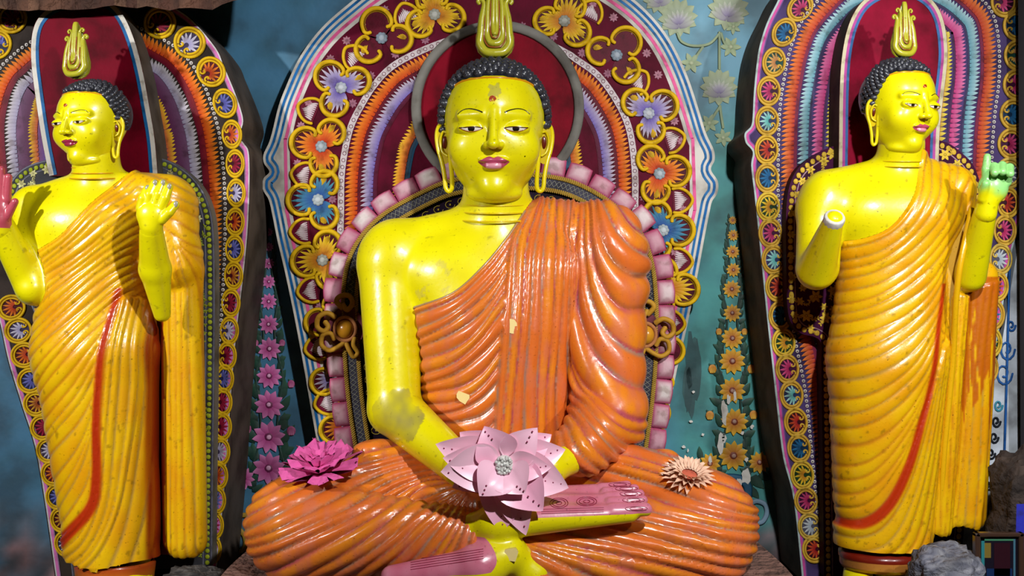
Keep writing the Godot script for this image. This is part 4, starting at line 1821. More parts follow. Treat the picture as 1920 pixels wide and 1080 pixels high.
func pearls(mb: MB, c: PackedVector2Array, o: float, step: float, r: float, z: float, col: Color, hole: Color) -> void:
	for p in even(shifted(c, o), step):
		mb.ellipsoid(P(p.x, p.y, z), Vector3(S(r, z), S(r, z), 0.003), col, 8, 4)
		mb.ellipsoid(P(p.x, p.y, z + 0.002), Vector3(S(r * 0.45, z), S(r * 0.45, z), 0.002), hole, 6, 4)


func arc(ctr: Vector2, r: float, a0: float, a1: float, n: int, z := 0.0) -> PackedVector3Array:
	var out := PackedVector3Array()
	for k in n + 1:
		var a := lerpf(a0, a1, float(k) / n)
		out.append(Vector3(ctr.x + cos(a) * r, ctr.y + sin(a) * r, z))
	return out


const GOLD := Color("cfa61c")
const GOLD_D := Color("8f6a16")

# oval shell in a double ring, its hinge at -x; unit radius
func shell_mesh(tip: Color, base: Color, ground: Color, gold := GOLD) -> ArrayMesh:
	var o := MB.new()
	o.poly(arc(Vector2.ZERO, 1.02, 0, TAU - 0.2, 28, 0.02), ground)
	o.tube(arc(Vector2.ZERO, 1.0, 0, TAU - TAU / 32, 31, 0.05), PackedFloat32Array([0.115]), PackedColorArray([gold]), 6, true)
	o.tube(arc(Vector2.ZERO, 0.87, 0, TAU - TAU / 32, 31, 0.05), PackedFloat32Array([0.03]), PackedColorArray([GOLD_D]), 5, true)
	o.tube(arc(Vector2.ZERO, 0.78, -2.5, 2.5, 26, 0.05), PackedFloat32Array([0.085]), PackedColorArray([gold]), 6)
	for e in [-1.0, 1.0]:
		var curl := PackedVector3Array()
		for k in 12:
			var a := 2.5 + k * 0.42
			var r := 0.22 - k * 0.014
			curl.append(Vector3(-0.44 + cos(a) * r * 1.1 - 0.05, (0.28 + sin(a) * r * 0.8) * e, 0.06))
		o.tube(curl, PackedFloat32Array([0.075]), PackedColorArray([gold]), 6)
	for k in 11:
		var a := lerpf(-2.15, 2.15, k / 10.0)
		var d := Vector2(cos(a), sin(a))
		var reach := 0.98 - 0.28 * absf(a) / 2.15
		petal(o, Vector3(-0.28, 0, 0.05) + Vector3(d.x, d.y, 0) * 0.16, d, reach * (0.98 if cos(a) > 0 else 0.55) - 0.1, 0.19, base, tip, 0.05, 0.05)
	return o.mesh()


# three-lobed scroll with a fan of flames, outward along +x; about 52 units in radius
func scroll_mesh(tip: Color, base: Color, boss: Color, with_flames := true) -> ArrayMesh:
	var o := MB.new()
	var g := GOLD
	for L in [[0.0, 28.0, 27.0], [1.95, 30.0, 24.0], [-1.95, 30.0, 24.0]]:
		var dir := Vector2(cos(L[0]), sin(L[0]))
		var ctr: Vector2 = dir * L[1]
		var r: float = L[2]
		o.poly(arc(ctr, r, 0, TAU - 0.25, 22, 1.0), hexc("541425") if not with_flames else hexc("471020"))
		var path := PackedVector3Array()
		var rad := PackedFloat32Array()
		for k in 34:
			var u := k / 33.0
			var a: float = L[0] + lerpf(-2.25, 2.25, u)
			var rr := r
			# ends curl in
			var endness := maxf(0.0, absf(u - 0.5) * 2.0 - 0.82) / 0.18
			rr -= endness * endness * r * 0.28
			path.append(Vector3(ctr.x + cos(a) * rr, ctr.y + sin(a) * rr, 3.0))
			rad.append(lerpf(4.6, 3.4, absf(u - 0.5) * 2.0))
		o.tube(path, rad, PackedColorArray([g]), 7)
		var inner := PackedVector3Array()
		for p in path.slice(3, 31):
			inner.append(Vector3(ctr.x + (p.x - ctr.x) * 0.80, ctr.y + (p.y - ctr.y) * 0.80, 1.6))
		o.tube(inner, PackedFloat32Array([1.1]), PackedColorArray([GOLD_D]), 5)
	if with_flames:
		for L in [[0.0, 28.0, 27.0, 0.92], [1.95, 30.0, 24.0, 0.78], [-1.95, 30.0, 24.0, 0.78]]:
			var ctr := Vector2(cos(L[0]), sin(L[0])) * float(L[1])
			for k in 9:
				var a: float = L[0] + lerpf(-L[3], L[3], k / 8.0)
				var dd := Vector2(cos(a), sin(a))
				var bq := dd.dot(ctr)
				var disc: float = bq * bq - ctr.length_squared() + L[2] * L[2]
				var reach := bq + sqrt(maxf(disc, 0.0))
				petal(o, Vector3(dd.x * 9, dd.y * 9, 2.0 + 0.25 * (k % 2)), dd, maxf(reach - 14.0 - 2.5 * (k % 2), 10.0), 7.4, base, tip, 0.05, 1.2)
	# leafy tufts in the side lobes
	for e in [-1.0, 1.0]:
		for k in 4:
			var a: float = e * (2.2 + k * 0.22)
			petal(o, Vector3(cos(e * 1.95) * 40, sin(e * 1.95) * 44, 2.6), Vector2(cos(a + PI), sin(a + PI)), 17.0 - k * 2.0, 6.0, GOLD_D, g, 0.1, 1.2)
	for k in 8:
		var a := TAU * k / 8
		o.ellipsoid(Vector3(cos(a) * 7.0, sin(a) * 7.0, 3.0), Vector3(4.2, 4.2, 2.2), boss, 8, 5)
	o.ellipsoid(Vector3(0, 0, 3.5), Vector3(6, 6, 3), boss.lightened(0.25), 10, 6)
	return o.mesh()


# pointed leaf between scrolls, point along +x
func bud_mesh(tip: Color, base: Color) -> ArrayMesh:
	var o := MB.new()
	var edge := line2(v2s([-16, 26, -2, 27, 14, 18, 24, 0, 14, -18, -2, -27, -16, -26]), 6)
	var pts := PackedVector3Array()
	for p in edge:
		pts.append(Vector3(p.x, p.y, 1.0))
	o.poly(pts, hexc("5b1228"))
	var path := PackedVector3Array()
	for p in edge:
		path.append(Vector3(p.x, p.y, 2.4))
	o.tube(path, PackedFloat32Array([3.6]), PackedColorArray([GOLD]), 7)
	for k in 9:
		var u := lerpf(-1.0, 1.0, k / 8.0)
		petal(o, Vector3(-12, u * 19, 1.8), Vector2(1, -u * 0.3).normalized(), 27.0 - absf(u) * 11.0, 4.0, base, tip, 0.12, 1.0)
	return o.mesh()


func flower_mesh(n: int, c0: Color, c1: Color, eye: Color, eye2: Color) -> ArrayMesh:
	var o := MB.new()
	for k in n:
		var a := TAU * k / n + 0.15
		var d := Vector2(cos(a), sin(a))
		petal(o, Vector3(d.x * 0.16, d.y * 0.16, 0.02 + 0.012 * (k % 2)), d, 0.86, 0.52, c0, c1, 0.0, 0.05)
	o.ellipsoid(Vector3(0, 0, 0.04), Vector3(0.26, 0.26, 0.06), eye, 12, 6)
	o.ellipsoid(Vector3(0.02, 0.02, 0.08), Vector3(0.15, 0.15, 0.05), eye2, 10, 5)
	return o.mesh()


func laid(px: float, py: float, z: float, turn: float, sx: float, sy: float, base: Vector3) -> Transform3D:
	var k := S(1, z)
	var b := Basis(Vector3(0, 0, 1), turn) * Basis.from_scale(Vector3(sx * k, sy * k, minf(sx, sy) * k))
	return Transform3D(b, P(px, py, z) - base)


# ---------------------------------------------------------------- the arch behind a standing statue
func side_arch(root: Node3D, edge: PackedVector2Array, pearl: PackedVector2Array, z: float, ground: Color, sidec: Color, bands: Array, lines: Array) -> void:
	var slab := MB.new()
	slab.slab(on_plane(edge, z), 0.006, ground, sidec)
	part("arch_panel", slab, M.panel, root, "dark ground of the arch with a plain grey brown edge")
	var rim := MB.new()
	for l in lines:
		ribbon(rim, edge, l[0], l[1], z + 0.002 + l[0] * 0.00003, l[2], l[2])
	part("edge_lines", rim, M.ornament, root, "pink and white lines along the rim")
	var dots := MB.new()
	pearls(dots, pearl, 0.0, 9.5, 3.6, z + 0.002, hexc("c9c4bd"), hexc("54484e"))
	var d := part("bead_row", dots, M.ornament, root, "row of small white ring beads")
	d.set_meta("kind", "stuff")
	for b in bands:
		var mb := MB.new()
		ribbon(mb, pearl, b.at + b.len * 0.5, b.at + b.len + b.gap, z + 0.001, b.base.lerp(b.under, 0.45), b.under)
		flames(mb, pearl, b.at + b.len, b.at, b.get("step", 8.5), z + 0.0025, b.base, b.tip)
		var p := part("flame_band", mb, M.ornament, root, b.label)
		p.set_meta("kind", "stuff")


func shells(root: Node3D, list: Array, kinds: Array, z: float) -> void:
	# entries: x, y, rx, ry, turn of the hinge
	for k in list.size():
		var e: Array = list[k]
		put("shell_medallion", kinds[k % kinds.size()], M.ornament, root, laid(e[0], e[1], z, e[4], e[2], e[3], root.position))


func blossom(mb: MB, x: float, y: float, r: float, z: float, col: Color, n := 7) -> void:
	for k in n:
		var a := TAU * k / n
		petal(mb, P(x + cos(a) * r * 0.2, y + sin(a) * r * 0.2, z), Vector2(cos(a), -sin(a)), S(r * 0.8, z), S(r * 0.5, z), col, col, 0.0, 0.0008)
	mb.ellipsoid(P(x, y, z + 0.001), Vector3(S(r * 0.18, z), S(r * 0.18, z), 0.001), col, 6, 4)


func sprig(mb: MB, x: float, y: float, r: float, turn: float, z: float, col: Color) -> void:
	var stem := PackedVector3Array()
	for k in 7:
		var u := k / 6.0
		var q := Vector2(u * r * 1.4, sin(u * 2.6) * r * 0.35).rotated(turn)
		stem.append(P(x + q.x, y + q.y, z + 0.0005))
		if k > 0 and k % 2 == 0:
			for e in [-1.0, 1.0]:
				var d := Vector2(0.6, 0.8 * e).rotated(turn)
				petal(mb, P(x + q.x, y + q.y, z), Vector2(d.x, -d.y), S(r * 0.5, z), S(r * 0.3, z), col, col, 0.1)
	mb.tube(stem, PackedFloat32Array([S(1.1, z)]), PackedColorArray([col]), 4)


func left_arch() -> void:
	var z := 0.30
	var edge := line2(v2s([104, 1090, 70, 865, 40, 762, 15, 680, -3, 600, -25, 520, -50, 420, -62, 300, -55, 200, -30, 110, 15, 30, 80, -40, 160, -70, 240, -55, 290, -20, 322, 8, 362, 37, 406, 89, 421, 122, 440, 167, 452, 200, 458, 228, 451, 255, 459, 268, 468, 284, 470, 330, 468, 400, 464, 460, 455, 545, 448, 600, 440, 680, 431, 800, 424, 900, 415, 1000, 406, 1090]), 5)
	var root := thing("painted_arch", "dark brown painted arch with gold shell medallions, behind the statue with grey nails", "arch", Vector3(P(240, 0, z).x, -0.975, 0.15), "arches behind the standing statues")
	var pearl := line2(v2s([402, 720, 413, 620, 420, 500, 422, 400, 420, 333, 411, 252, 402, 215, 389, 174, 374, 143, 356, 115, 333, 91, 305, 74, 270, 56, 230, 44, 185, 38, 140, 42, 95, 58, 45, 87, 20, 108, 0, 128, -20, 170, -32, 240, -25, 340]), 5)
	pearl.reverse()
	side_arch(root, edge, pearl, z, hexc("3b322e"), hexc("5e544c"), [
		{"at": 5.0, "len": 23.0, "gap": 12.0, "tip": hexc("e08a28"), "base": hexc("b8401a"), "under": hexc("5c1428"), "label": "orange flame border"},
		{"at": 40.0, "len": 22.0, "gap": 34.0, "tip": hexc("b9b2b2"), "base": hexc("8d86a0"), "under": hexc("4b1c38"), "label": "pale grey flame border"},
		{"at": 84.0, "len": 18.0, "gap": 20.0, "tip": hexc("d8b82a"), "base": hexc("b0503a"), "under": hexc("4a3a86"), "label": "yellow flame border"},
		{"at": 112.0, "len": 14.0, "gap": 30.0, "tip": hexc("5d74b8"), "base": hexc("34407c"), "under": hexc("274a70"), "label": "blue flame border"}],
		[[2.0, 4.5, hexc("b9b6b6")], [4.5, 9.5, hexc("c46aa6")], [9.5, 11.5, hexc("8a6a86")]])
	var red := shell_mesh(hexc("a52c4a"), hexc("6a1226"), hexc("3d0f1c"))
	var white := shell_mesh(hexc("c9c2c6"), hexc("8c86ac"), hexc("39304a"))
	var orange := shell_mesh(hexc("d98a24"), hexc("9a2c18"), hexc("4a1320"))
	var blue := shell_mesh(hexc("6f74b4"), hexc("4a4a8c"), hexc("262848"))
	var yellow := shell_mesh(hexc("d1b030"), hexc("8a3a1c"), hexc("45141c"))
	var ro := []
	var rpts := [[300, 43], [356, 80], [396, 135], [422, 194], [435, 252], [441, 307], [443, 362], [441, 416], [440, 467], [438, 517], [433, 568], [430, 620], [426, 667], [421, 710], [418, 754], [417, 800], [414, 847], [410, 892], [406, 938], [402, 985], [398, 1030]]
	for k in rpts.size():
		var y: float = rpts[k][1]
		var n := smoothstep(40.0, 300.0, y)
		ro.append([rpts[k][0], y, lerpf(28, 16.5, n), lerpf(28, 25, n), lerpf(3.9, 3.14, n) - PI])
	shells(root, ro, [red, white, orange, blue, orange, red, white, orange, blue, yellow, red, white, red, blue, red, red, white, orange, blue, red, white], z + 0.001)
	var lo := []
	var lpts := [[22, 577], [35, 620], [46, 666], [57, 714], [68, 757], [80, 802], [91, 845], [99, 888], [107, 932], [115, 975], [122, 1020]]
	for k in lpts.size():
		lo.append([lpts[k][0], lpts[k][1], lerpf(25, 18, k / 10.0), 22.5, PI + 0.25])
	shells(root, lo, [orange, white, orange, blue, yellow, red, white, orange, blue, yellow, white], z + 0.001)
	shells(root, [[22, 34, 27, 27, 2.4], [-4, 84, 24, 26, 2.6]], [red, blue], z + 0.001)
	# head slab: a tall round-topped board, maroon with white and blue border
	var zh := 0.42
	var hs := line2(v2s([92, 330, 78, 260, 66, 180, 58, 110, 62, 55, 82, 22, 120, 2, 165, -6, 205, 2, 232, 30, 252, 75, 268, 135, 280, 200, 290, 260, 296, 330]), 6)
	var hm := MB.new()
	hm.slab(on_plane(hs, zh), 0.30, hexc("6a0820"), hexc("5a534c"))
	var hb := part("head_board", hm, M.panel, root, "tall maroon board behind the head")
	var hl := MB.new()
	ribbon(hl, hs, 0.5, 9.0, zh + 0.002, hexc("c2bdb4"), hexc("c2bdb4"))
	ribbon(hl, hs, 9.0, 15.0, zh + 0.002, hexc("1e5a8e"), hexc("1e5a8e"))
	part("board_border", hl, M.ornament, root, "white and blue border of the head board")
	# body aureole: grey board with small flowers and a row of green dots
	var za := 0.36
	var au := line2(v2s([135, 1080, 112, 860, 90, 720, 76, 620, 50, 555, 20, 480, 8, 420, 10, 370, 24, 335, 50, 312, 95, 298, 140, 294, 230, 292, 300, 296, 340, 315, 372, 345, 392, 385, 401, 440, 403, 560, 402, 720, 400, 860, 398, 1060]), 6)
	var am := MB.new()
	var hide := au.duplicate()
	am.slab(on_plane(hide, za), 0.30, hexc("4a4a50"), hexc("77736a"))
	part("body_board", am, M.panel, root, "dark grey board behind the body")
	var dots := MB.new()
	ribbon(dots, au, 0.5, 3.0, za + 0.001, hexc("6a6a78"), hexc("6a6a78"))
	ribbon(dots, au, 16.0, 18.0, za + 0.001, hexc("6a6a78"), hexc("6a6a78"))
	for p in even(shifted(au, 9.5), 11.0):
		dots.ellipsoid(P(p.x, p.y, za + 0.001), Vector3(S(4.6, za), S(4.6, za), 0.003), hexc("9aa62c"), 8, 4)
	var dr := part("dot_row", dots, M.ornament, root, "row of yellow green dots along the grey board")
	dr.set_meta("kind", "stuff")
	var fl := MB.new()
	var rng := RandomNumberGenerator.new()
	rng.seed = 77
	for e in [[40, 345, 9], [62, 325, 8], [88, 318, 10], [112, 312, 8], [60, 345, 7], [35, 370, 8], [265, 305, 8], [290, 315, 11], [318, 330, 9], [345, 352, 11], [368, 380, 9], [372, 410, 8], [330, 348, 7], [300, 335, 7], [250, 312, 7]]:
		blossom(fl, e[0], e[1], e[2], za + 0.002, hexc("c9c489"), 6)
		sprig(fl, e[0] + 3, e[1] + 4, e[2], rng.randf() * TAU, za + 0.0015, hexc("b5b07a"))
	var y := 420.0
	while y < 1040.0:
		sprig(fl, 378 + 4 * sin(y * 0.05), y, 9, 1.4 + sin(y), za + 0.0015, hexc("8f9a30"))
		y += 13.0
	var fp := part("flower_scatter", fl, M.ornament, root, "pale small flowers painted on the grey board")
	fp.set_meta("kind", "stuff")


func right_arch() -> void:
	var z := 0.30
	var edge := line2(v2s([1504, 1090, 1488, 939, 1468, 858, 1457, 770, 1447, 680, 1438, 599, 1427, 488, 1418, 400, 1413, 355, 1408, 310, 1411, 285, 1398, 268, 1396, 250, 1408, 236, 1411, 215, 1413, 174, 1418, 122, 1424, 85, 1437, 44, 1455, 7, 1480, -40, 1530, -90, 1620, -130, 1720, -130, 1820, -100, 1890, -50, 1940, 20, 1965, 110, 1968, 240, 1945, 340, 1918, 400, 1894, 488, 1885, 547, 1872, 629, 1855, 700, 1842, 752, 1835, 800, 1815, 900, 1795, 1000, 1782, 1090]), 5)
	var root := thing("painted_arch", "violet painted arch with rainbow flame bands, behind the statue with the broken forearm", "arch", Vector3(P(1660, 0, z).x, -0.975, 0.15), "arches behind the standing statues")
	var pearl := line2(v2s([1533, 960, 1520, 828, 1509, 728, 1490, 632, 1470, 500, 1461, 414, 1459, 355, 1459, 296, 1461, 222, 1465, 178, 1470, 148, 1476, 115, 1485, 81, 1500, 45, 1530, 5, 1580, -40, 1660, -70, 1740, -60, 1800, -35, 1846, 4, 1864, 33, 1872, 74, 1874, 119, 1872, 163, 1866, 207, 1861, 267, 1858, 330, 1850, 400, 1840, 480]), 5)
	side_arch(root, edge, pearl, z, hexc("4a3c66"), hexc("6a5c52"), [
		{"at": 5.0, "len": 24.0, "gap": 6.0, "tip": hexc("d98038"), "base": hexc("a83a2c"), "under": hexc("6a2440"), "label": "orange and purple flame border"},
		{"at": 36.0, "len": 20.0, "gap": 4.0, "tip": hexc("a9c2c6"), "base": hexc("5c8c9a"), "under": hexc("3a3050"), "label": "pale blue flame border"},
		{"at": 62.0, "len": 20.0, "gap": 4.0, "tip": hexc("d478a4"), "base": hexc("a83a6c"), "under": hexc("402848"), "label": "pink flame border"},
		{"at": 88.0, "len": 19.0, "gap": 4.0, "tip": hexc("d8c84a"), "base": hexc("b08040"), "under": hexc("2a3a58"), "label": "yellow flame border"},
		{"at": 112.0, "len": 18.0, "gap": 40.0, "tip": hexc("3a84ac"), "base": hexc("1f5478"), "under": hexc("1c3c58"), "label": "blue flame border"}],
		[[0.5, 4.0, hexc("9fb0ae")], [4.0, 8.5, hexc("b84a8c")], [8.5, 10.5, hexc("6a4a80")]])
	var pink := shell_mesh(hexc("cc5a86"), hexc("8c2048"), hexc("3a1430"), hexc("c0983c"))
	var blue := shell_mesh(hexc("2c6c98"), hexc("1d4a70"), hexc("152c44"), hexc("c0983c"))
	var tan := shell_mesh(hexc("c8a860"), hexc("96603c"), hexc("1c4038"), hexc("c0983c"))
	var teal := shell_mesh(hexc("b0ccc8"), hexc("4a9490"), hexc("2a3050"), hexc("c0983c"))
	var red := shell_mesh(hexc("d06a34"), hexc("8a1c20"), hexc("381420"), hexc("c8a03a"))
	var yellow := shell_mesh(hexc("dcc834"), hexc("a86a20"), hexc("203820"), hexc("c8a83a"))
	var white := shell_mesh(hexc("c4c4c0"), hexc("8c98a4"), hexc("4a4a58"), hexc("c0a24a"))
	var lpts := [[1500, 15], [1470, 61], [1451, 117], [1441, 171], [1438, 227], [1437, 281], [1438, 334], [1440, 388], [1444, 437], [1450, 487], [1457, 538], [1463, 592], [1469, 643], [1476, 692], [1484, 741], [1492, 792], [1498, 841], [1504, 891], [1511, 939], [1518, 987], [1526, 1030]]
	var lo := []
	for k in lpts.size():
		var y: float = lpts[k][1]
		lo.append([lpts[k][0], y, 20.5, 26.0 if y < 900 else 24.0, -lerpf(0.7, 0.0, smoothstep(0.0, 160.0, y)) + PI + lerpf(0.0, 0.12, smoothstep(500.0, 900.0, y))])
	shells(root, lo, [pink, blue, tan, pink, teal, red, blue, yellow, pink, teal, red, blue, yellow, pink, teal, red, blue, yellow, pink, white, red], z + 0.001)
	var rpts := [[1883, 4], [1906, 48], [1908, 104], [1906, 159], [1900, 215], [1896, 270], [1892, 325], [1890, 380], [1884, 432], [1876, 486], [1869, 537], [1862, 590], [1857, 642], [1850, 690], [1840, 740]]
	var rr := []
	for p in rpts:
		rr.append([p[0], p[1], 24.0 if p[1] < 350 else 20.0, 27.0, 0.0])
	shells(root, rr, [pink, blue, tan, pink, blue, pink, white, red, pink, white, red, blue, yellow, pink, teal], z + 0.001)
	# head slab
	var zh := 0.42
	var hs := line2(v2s([1572, 330, 1573, 260, 1574, 180, 1578, 110, 1590, 50, 1612, 8, 1645, -16, 1685, -24, 1725, -16, 1755, 8, 1771, 45, 1777, 95, 1774, 140, 1768, 190, 1762, 250, 1760, 330]), 6)
	var hm := MB.new()
	hm.slab(on_plane(hs, zh), 0.30, hexc("86102e"), hexc("453c34"))
	part("head_board", hm, M.panel, root, "tall crimson board behind the head")
	var hl := MB.new()
	ribbon(hl, hs, 0.5, 7.0, zh + 0.002, hexc("bdb596"), hexc("bdb596"))
	ribbon(hl, hs, 7.0, 12.0, zh + 0.002, hexc("a8468c"), hexc("a8468c"))
	ribbon(hl, hs, 12.0, 17.0, zh + 0.002, hexc("3a6498"), hexc("3a6498"))
	part("board_border", hl, M.ornament, root, "cream, pink and blue border of the head board")
	# body aureole: violet board with yellow flowers, bulging round the bent elbow
	var za := 0.36
	var au := line2(v2s([1545, 1080, 1543, 900, 1541, 760, 1540, 680, 1540, 645, 1528, 632, 1502, 625, 1484, 606, 1476, 570, 1474, 480, 1474, 400, 1480, 350, 1496, 316, 1525, 292, 1560, 275, 1620, 262, 1700, 258, 1765, 264, 1800, 284, 1830, 320, 1845, 400, 1840, 600, 1815, 900, 1800, 1080]), 6)
	var am := MB.new()
	am.slab(on_plane(au, za), 0.30, hexc("471a3c"), hexc("3a2434"))
	part("body_board", am, M.panel, root, "dark violet board behind the body")
	var dots := MB.new()
	ribbon(dots, au, 15.0, 17.0, za + 0.001, hexc("9a7a88"), hexc("9a7a88"))
	for p in even(shifted(au, 8.5), 12.5):
		dots.ellipsoid(P(p.x, p.y, za + 0.001), Vector3(S(5.0, za), S(5.6, za), 0.003), hexc("c9a63c"), 8, 4)
	var dr := part("dot_row", dots, M.ornament, root, "row of gold dots along the violet board")
	dr.set_meta("kind", "stuff")
	var fl := MB.new()
	var rng := RandomNumberGenerator.new()
	rng.seed = 78
	for e in [[1505, 340, 9], [1520, 318, 9], [1545, 302, 10], [1562, 288, 13], [1585, 282, 10], [1752, 278, 10], [1772, 290, 12], [1795, 308, 10], [1815, 335, 9], [1484, 560, 9], [1487, 520, 8], [1484, 480, 8], [1484, 440, 8], [1487, 400, 8], [1494, 365, 8], [1490, 590, 8], [1512, 592, 13], [1530, 556, 13], [1548, 596, 12], [1562, 545, 11], [1570, 505, 10], [1545, 575, 8], [1500, 565, 9], [1562, 580, 8], [1520, 615, 8], [1505, 540, 8], [1572, 530, 8]]:
		blossom(fl, e[0], e[1], e[2], za + 0.002, hexc("d1b03e"), 6)
		sprig(fl, e[0] + 4, e[1] + 3, e[2] * 0.9, rng.randf() * TAU, za + 0.0015, hexc("c9a63c"))
	var y := 650.0
	while y < 880.0:
		sprig(fl, 1562 + 3 * sin(y), y, 8, 1.4 + sin(y), za + 0.0015, hexc("c9a63c"))
		y += 14.0
	var fp := part("flower_scatter", fl, M.ornament, root, "yellow small flowers painted on the violet board")
	fp.set_meta("kind", "stuff")


# ---------------------------------------------------------------- the arch behind the seated statue
func centre_arch() -> void:
	var z := 0.12
	var edge := line2(v2s([606, 900, 598, 850, 582, 760, 570, 690, 556, 615, 545, 560, 532, 500, 520, 450, 511, 405, 504, 375, 493, 355, 494, 335, 505, 322, 495, 306, 494, 290, 504, 268, 511, 245, 522, 200, 535, 165, 556, 118, 580, 80, 610, 45, 650, 10, 700, -28, 770, -65, 850, -88, 930, -96, 1010, -88, 1090, -62, 1150, -28, 1196, 5, 1235, 45, 1265, 90, 1290, 145, 1310, 205, 1324, 250, 1338, 280, 1340, 300, 1333, 318, 1346, 340, 1345, 362, 1335, 378, 1330, 400, 1322, 440, 1310, 505, 1298, 565, 1284, 630, 1268, 700, 1250, 790, 1238, 850, 1228, 900]), 5)
	var root := thing("painted_arch", "broad maroon arch with gold scrolls and blue and pink striped rim, behind the seated statue", "arch", Vector3(0, -0.84, 0.06))
	var slab := MB.new()
	slab.slab(on_plane(edge, z), 0.006, hexc("c9c4bc"), hexc("8a8680"))
	part("arch_panel", slab, M.panel, root, "white rim of the arch")
	# field inside the stripes
	var field := MB.new()
	var inner := shifted(edge, 38.0)
	var keep := PackedVector2Array()
	for k in inner.size():
		# the scalloped shoulders do not repeat inside
		if edge[k].y > 262 and edge[k].y < 392:
			continue
		keep.append(inner[k])
	field.slab(on_plane(keep, z + 0.003), z - 0.01, hexc("5a1028"), hexc("5a1028"))
	part("field", field, M.panel, root, "maroon field")
	var plain := PackedVector2Array()
	for k in edge.size():
		if edge[k].y > 262 and edge[k].y < 392:
			continue
		plain.append(edge[k])
	var wavy := edge
	for l in [[5.0, 10.0, hexc("1f5f9a"), "blue stripe of the rim", wavy], [15.0, 19.5, hexc("2a669c"), "thin blue stripe of the rim", wavy], [25.0, 31.0, hexc("d2588c"), "pink stripe of the rim", plain]]:
		var st := MB.new()
		ribbon(st, l[4], l[0], l[1], z + 0.0015, l[2], l[2])
		part("stripe", st, M.ornament, root, l[3])
	# beaded white band and the flame bands inside it
	var white := line2(v2s([634, 560, 637, 480, 639, 400, 640, 333, 647, 281, 658, 237, 676, 200, 702, 159, 739, 122, 802, 90, 870, 68, 933, 62, 1000, 70, 1060, 98, 1080, 111, 1121, 141, 1154, 185, 1176, 230, 1186, 274, 1191, 333, 1191, 400, 1194, 480, 1200, 560]), 6)
	var wb := MB.new()
	ribbon(wb, white, -6.0, 6.0, z + 0.005, hexc("b9aeb0"), hexc("b9aeb0"))
	part("bead_band", wb, M.ornament, root, "white band with small drawn rings")
	var rg := MB.new()
	for p in even(white, 13.0):
		rg.tube(on_ring(p, 3.4, z + 0.0055), PackedFloat32Array([0.0011]), PackedColorArray([hexc("7a4a58")]), 4, true)
	var rgp := part("drawn_ring", rg, M.ornament, root)
	rgp.set_meta("kind", "stuff")
	for b in [{"at": 7.0, "len": 24.0, "gap": 8.0, "tip": hexc("dd8e2c"), "base": hexc("b03a14"), "under": hexc("4d1226"), "label": "orange flame border"}, {"at": 36.0, "len": 24.0, "gap": 8.0, "tip": hexc("b5a9ac"), "base": hexc("6a5c9c"), "under": hexc("4d1226"), "label": "lavender grey flame border"}, {"at": 96.0, "len": 22.0, "gap": 10.0, "tip": hexc("d8b02c"), "base": hexc("b04a28"), "under": hexc("234a66"), "label": "yellow flame border"}]:
		var mb := MB.new()
		ribbon(mb, white, b.at + b.len * 0.4, b.at + b.len + b.gap, z + 0.0045, b.base.lerp(b.under, 0.5), b.under)
		flames(mb, white, b.at + b.len, b.at, 8.5, z + 0.006, b.base, b.tip)
		var p := part("flame_band", mb, M.ornament, root, b.label)
		p.set_meta("kind", "stuff")
	var inner2 := MB.new()
	var core := shifted(white, 124.0)
	inner2.slab(on_plane(core, z + 0.005), z, hexc("2c5674"), hexc("2c5674"))
	part("core", inner2, M.panel, root, "dull blue middle of the arch")
	# scrolls and pointed leaves
	var lav := scroll_mesh(hexc("c2b8ba"), hexc("5a4c94"), hexc("9ba0ac"))
	var ora := scroll_mesh(hexc("dd9a2c"), hexc("b0341a"), hexc("8c98a0"))
	var tea := scroll_mesh(hexc("4a8a94"), hexc("2c4a86"), hexc("9aa4a8"))
	var yel := scroll_mesh(hexc("d8c028"), hexc("a86020"), hexc("8a8a80"))
	var mar := scroll_mesh(hexc("8a2a40"), hexc("6a1428"), hexc("74808c"), false)
	for e in [[716, 72, 1.9, mar], [640, 165, 2.35, lav], [603, 275, 2.9, ora], [597, 375, 3.14, tea], [605, 488, 3.2, yel], [622, 600, 3.3, mar], [632, 710, 3.35, lav], [650, 800, 3.35, ora], [815, 28, 1.75, yel], [1058, 40, 1.2, yel], [1156, 104, 0.95, mar], [1216, 213, 0.5, lav], [1236, 326, 0.15, ora], [1243, 432, 0.0, tea], [1252, 540, -0.1, yel], [1232, 655, -0.1, mar], [1205, 770, -0.15, lav]]:
		var sc := 1.04 if e[1] < 560 else 0.9
		put("scroll_ornament", e[3], M.ornament, root, laid(e[0], e[1], z + 0.004, e[2], sc, sc, root.position))
	var bud := bud_mesh(hexc("d4ccca"), hexc("b8a0a8"))
	for e in [[762, 28, 1.9], [664, 106, 2.35], [580, 206, 2.75], [568, 328, 3.0], [566, 434, 3.2], [580, 545, 3.3], [594, 652, 3.35], [612, 755, 3.35], [1108, 22, 1.1], [1196, 152, 0.75], [1262, 262, 0.3], [1276, 376, 0.05], [1276, 490, -0.1], [1262, 606, -0.15], [1240, 715, -0.18], [1222, 810, -0.18]]:
		put("leaf_ornament", bud, M.ornament, root, laid(e[0], e[1], z + 0.0035, e[2], 0.92, 0.85, root.position))
	var tiny := MB.new()
	for p in even(shifted(plain, 50.0), 46.0):
		blossom(tiny, p.x, p.y, 9.0, z + 0.005, hexc("9a6a78"), 8)
	for p in even(shifted(white, -16.0), 62.0):
		blossom(tiny, p.x, p.y, 9.0, z + 0.005, hexc("8a5a6c"), 8)
	var tp := part("small_blossom", tiny, M.ornament, root, "faint small blossoms on the maroon field")
	tp.set_meta("kind", "stuff")
	# round halo behind the head
	var zc := 0.155
	var disc := MB.new()
	var circ := PackedVector2Array()
	for k in 64:
		var a := TAU * k / 64
		circ.append(Vector2(933 + cos(a) * 160, 202 + sin(a) * 162))
	disc.slab(on_plane(circ, zc), z, hexc("74081f"), hexc("55504c"))
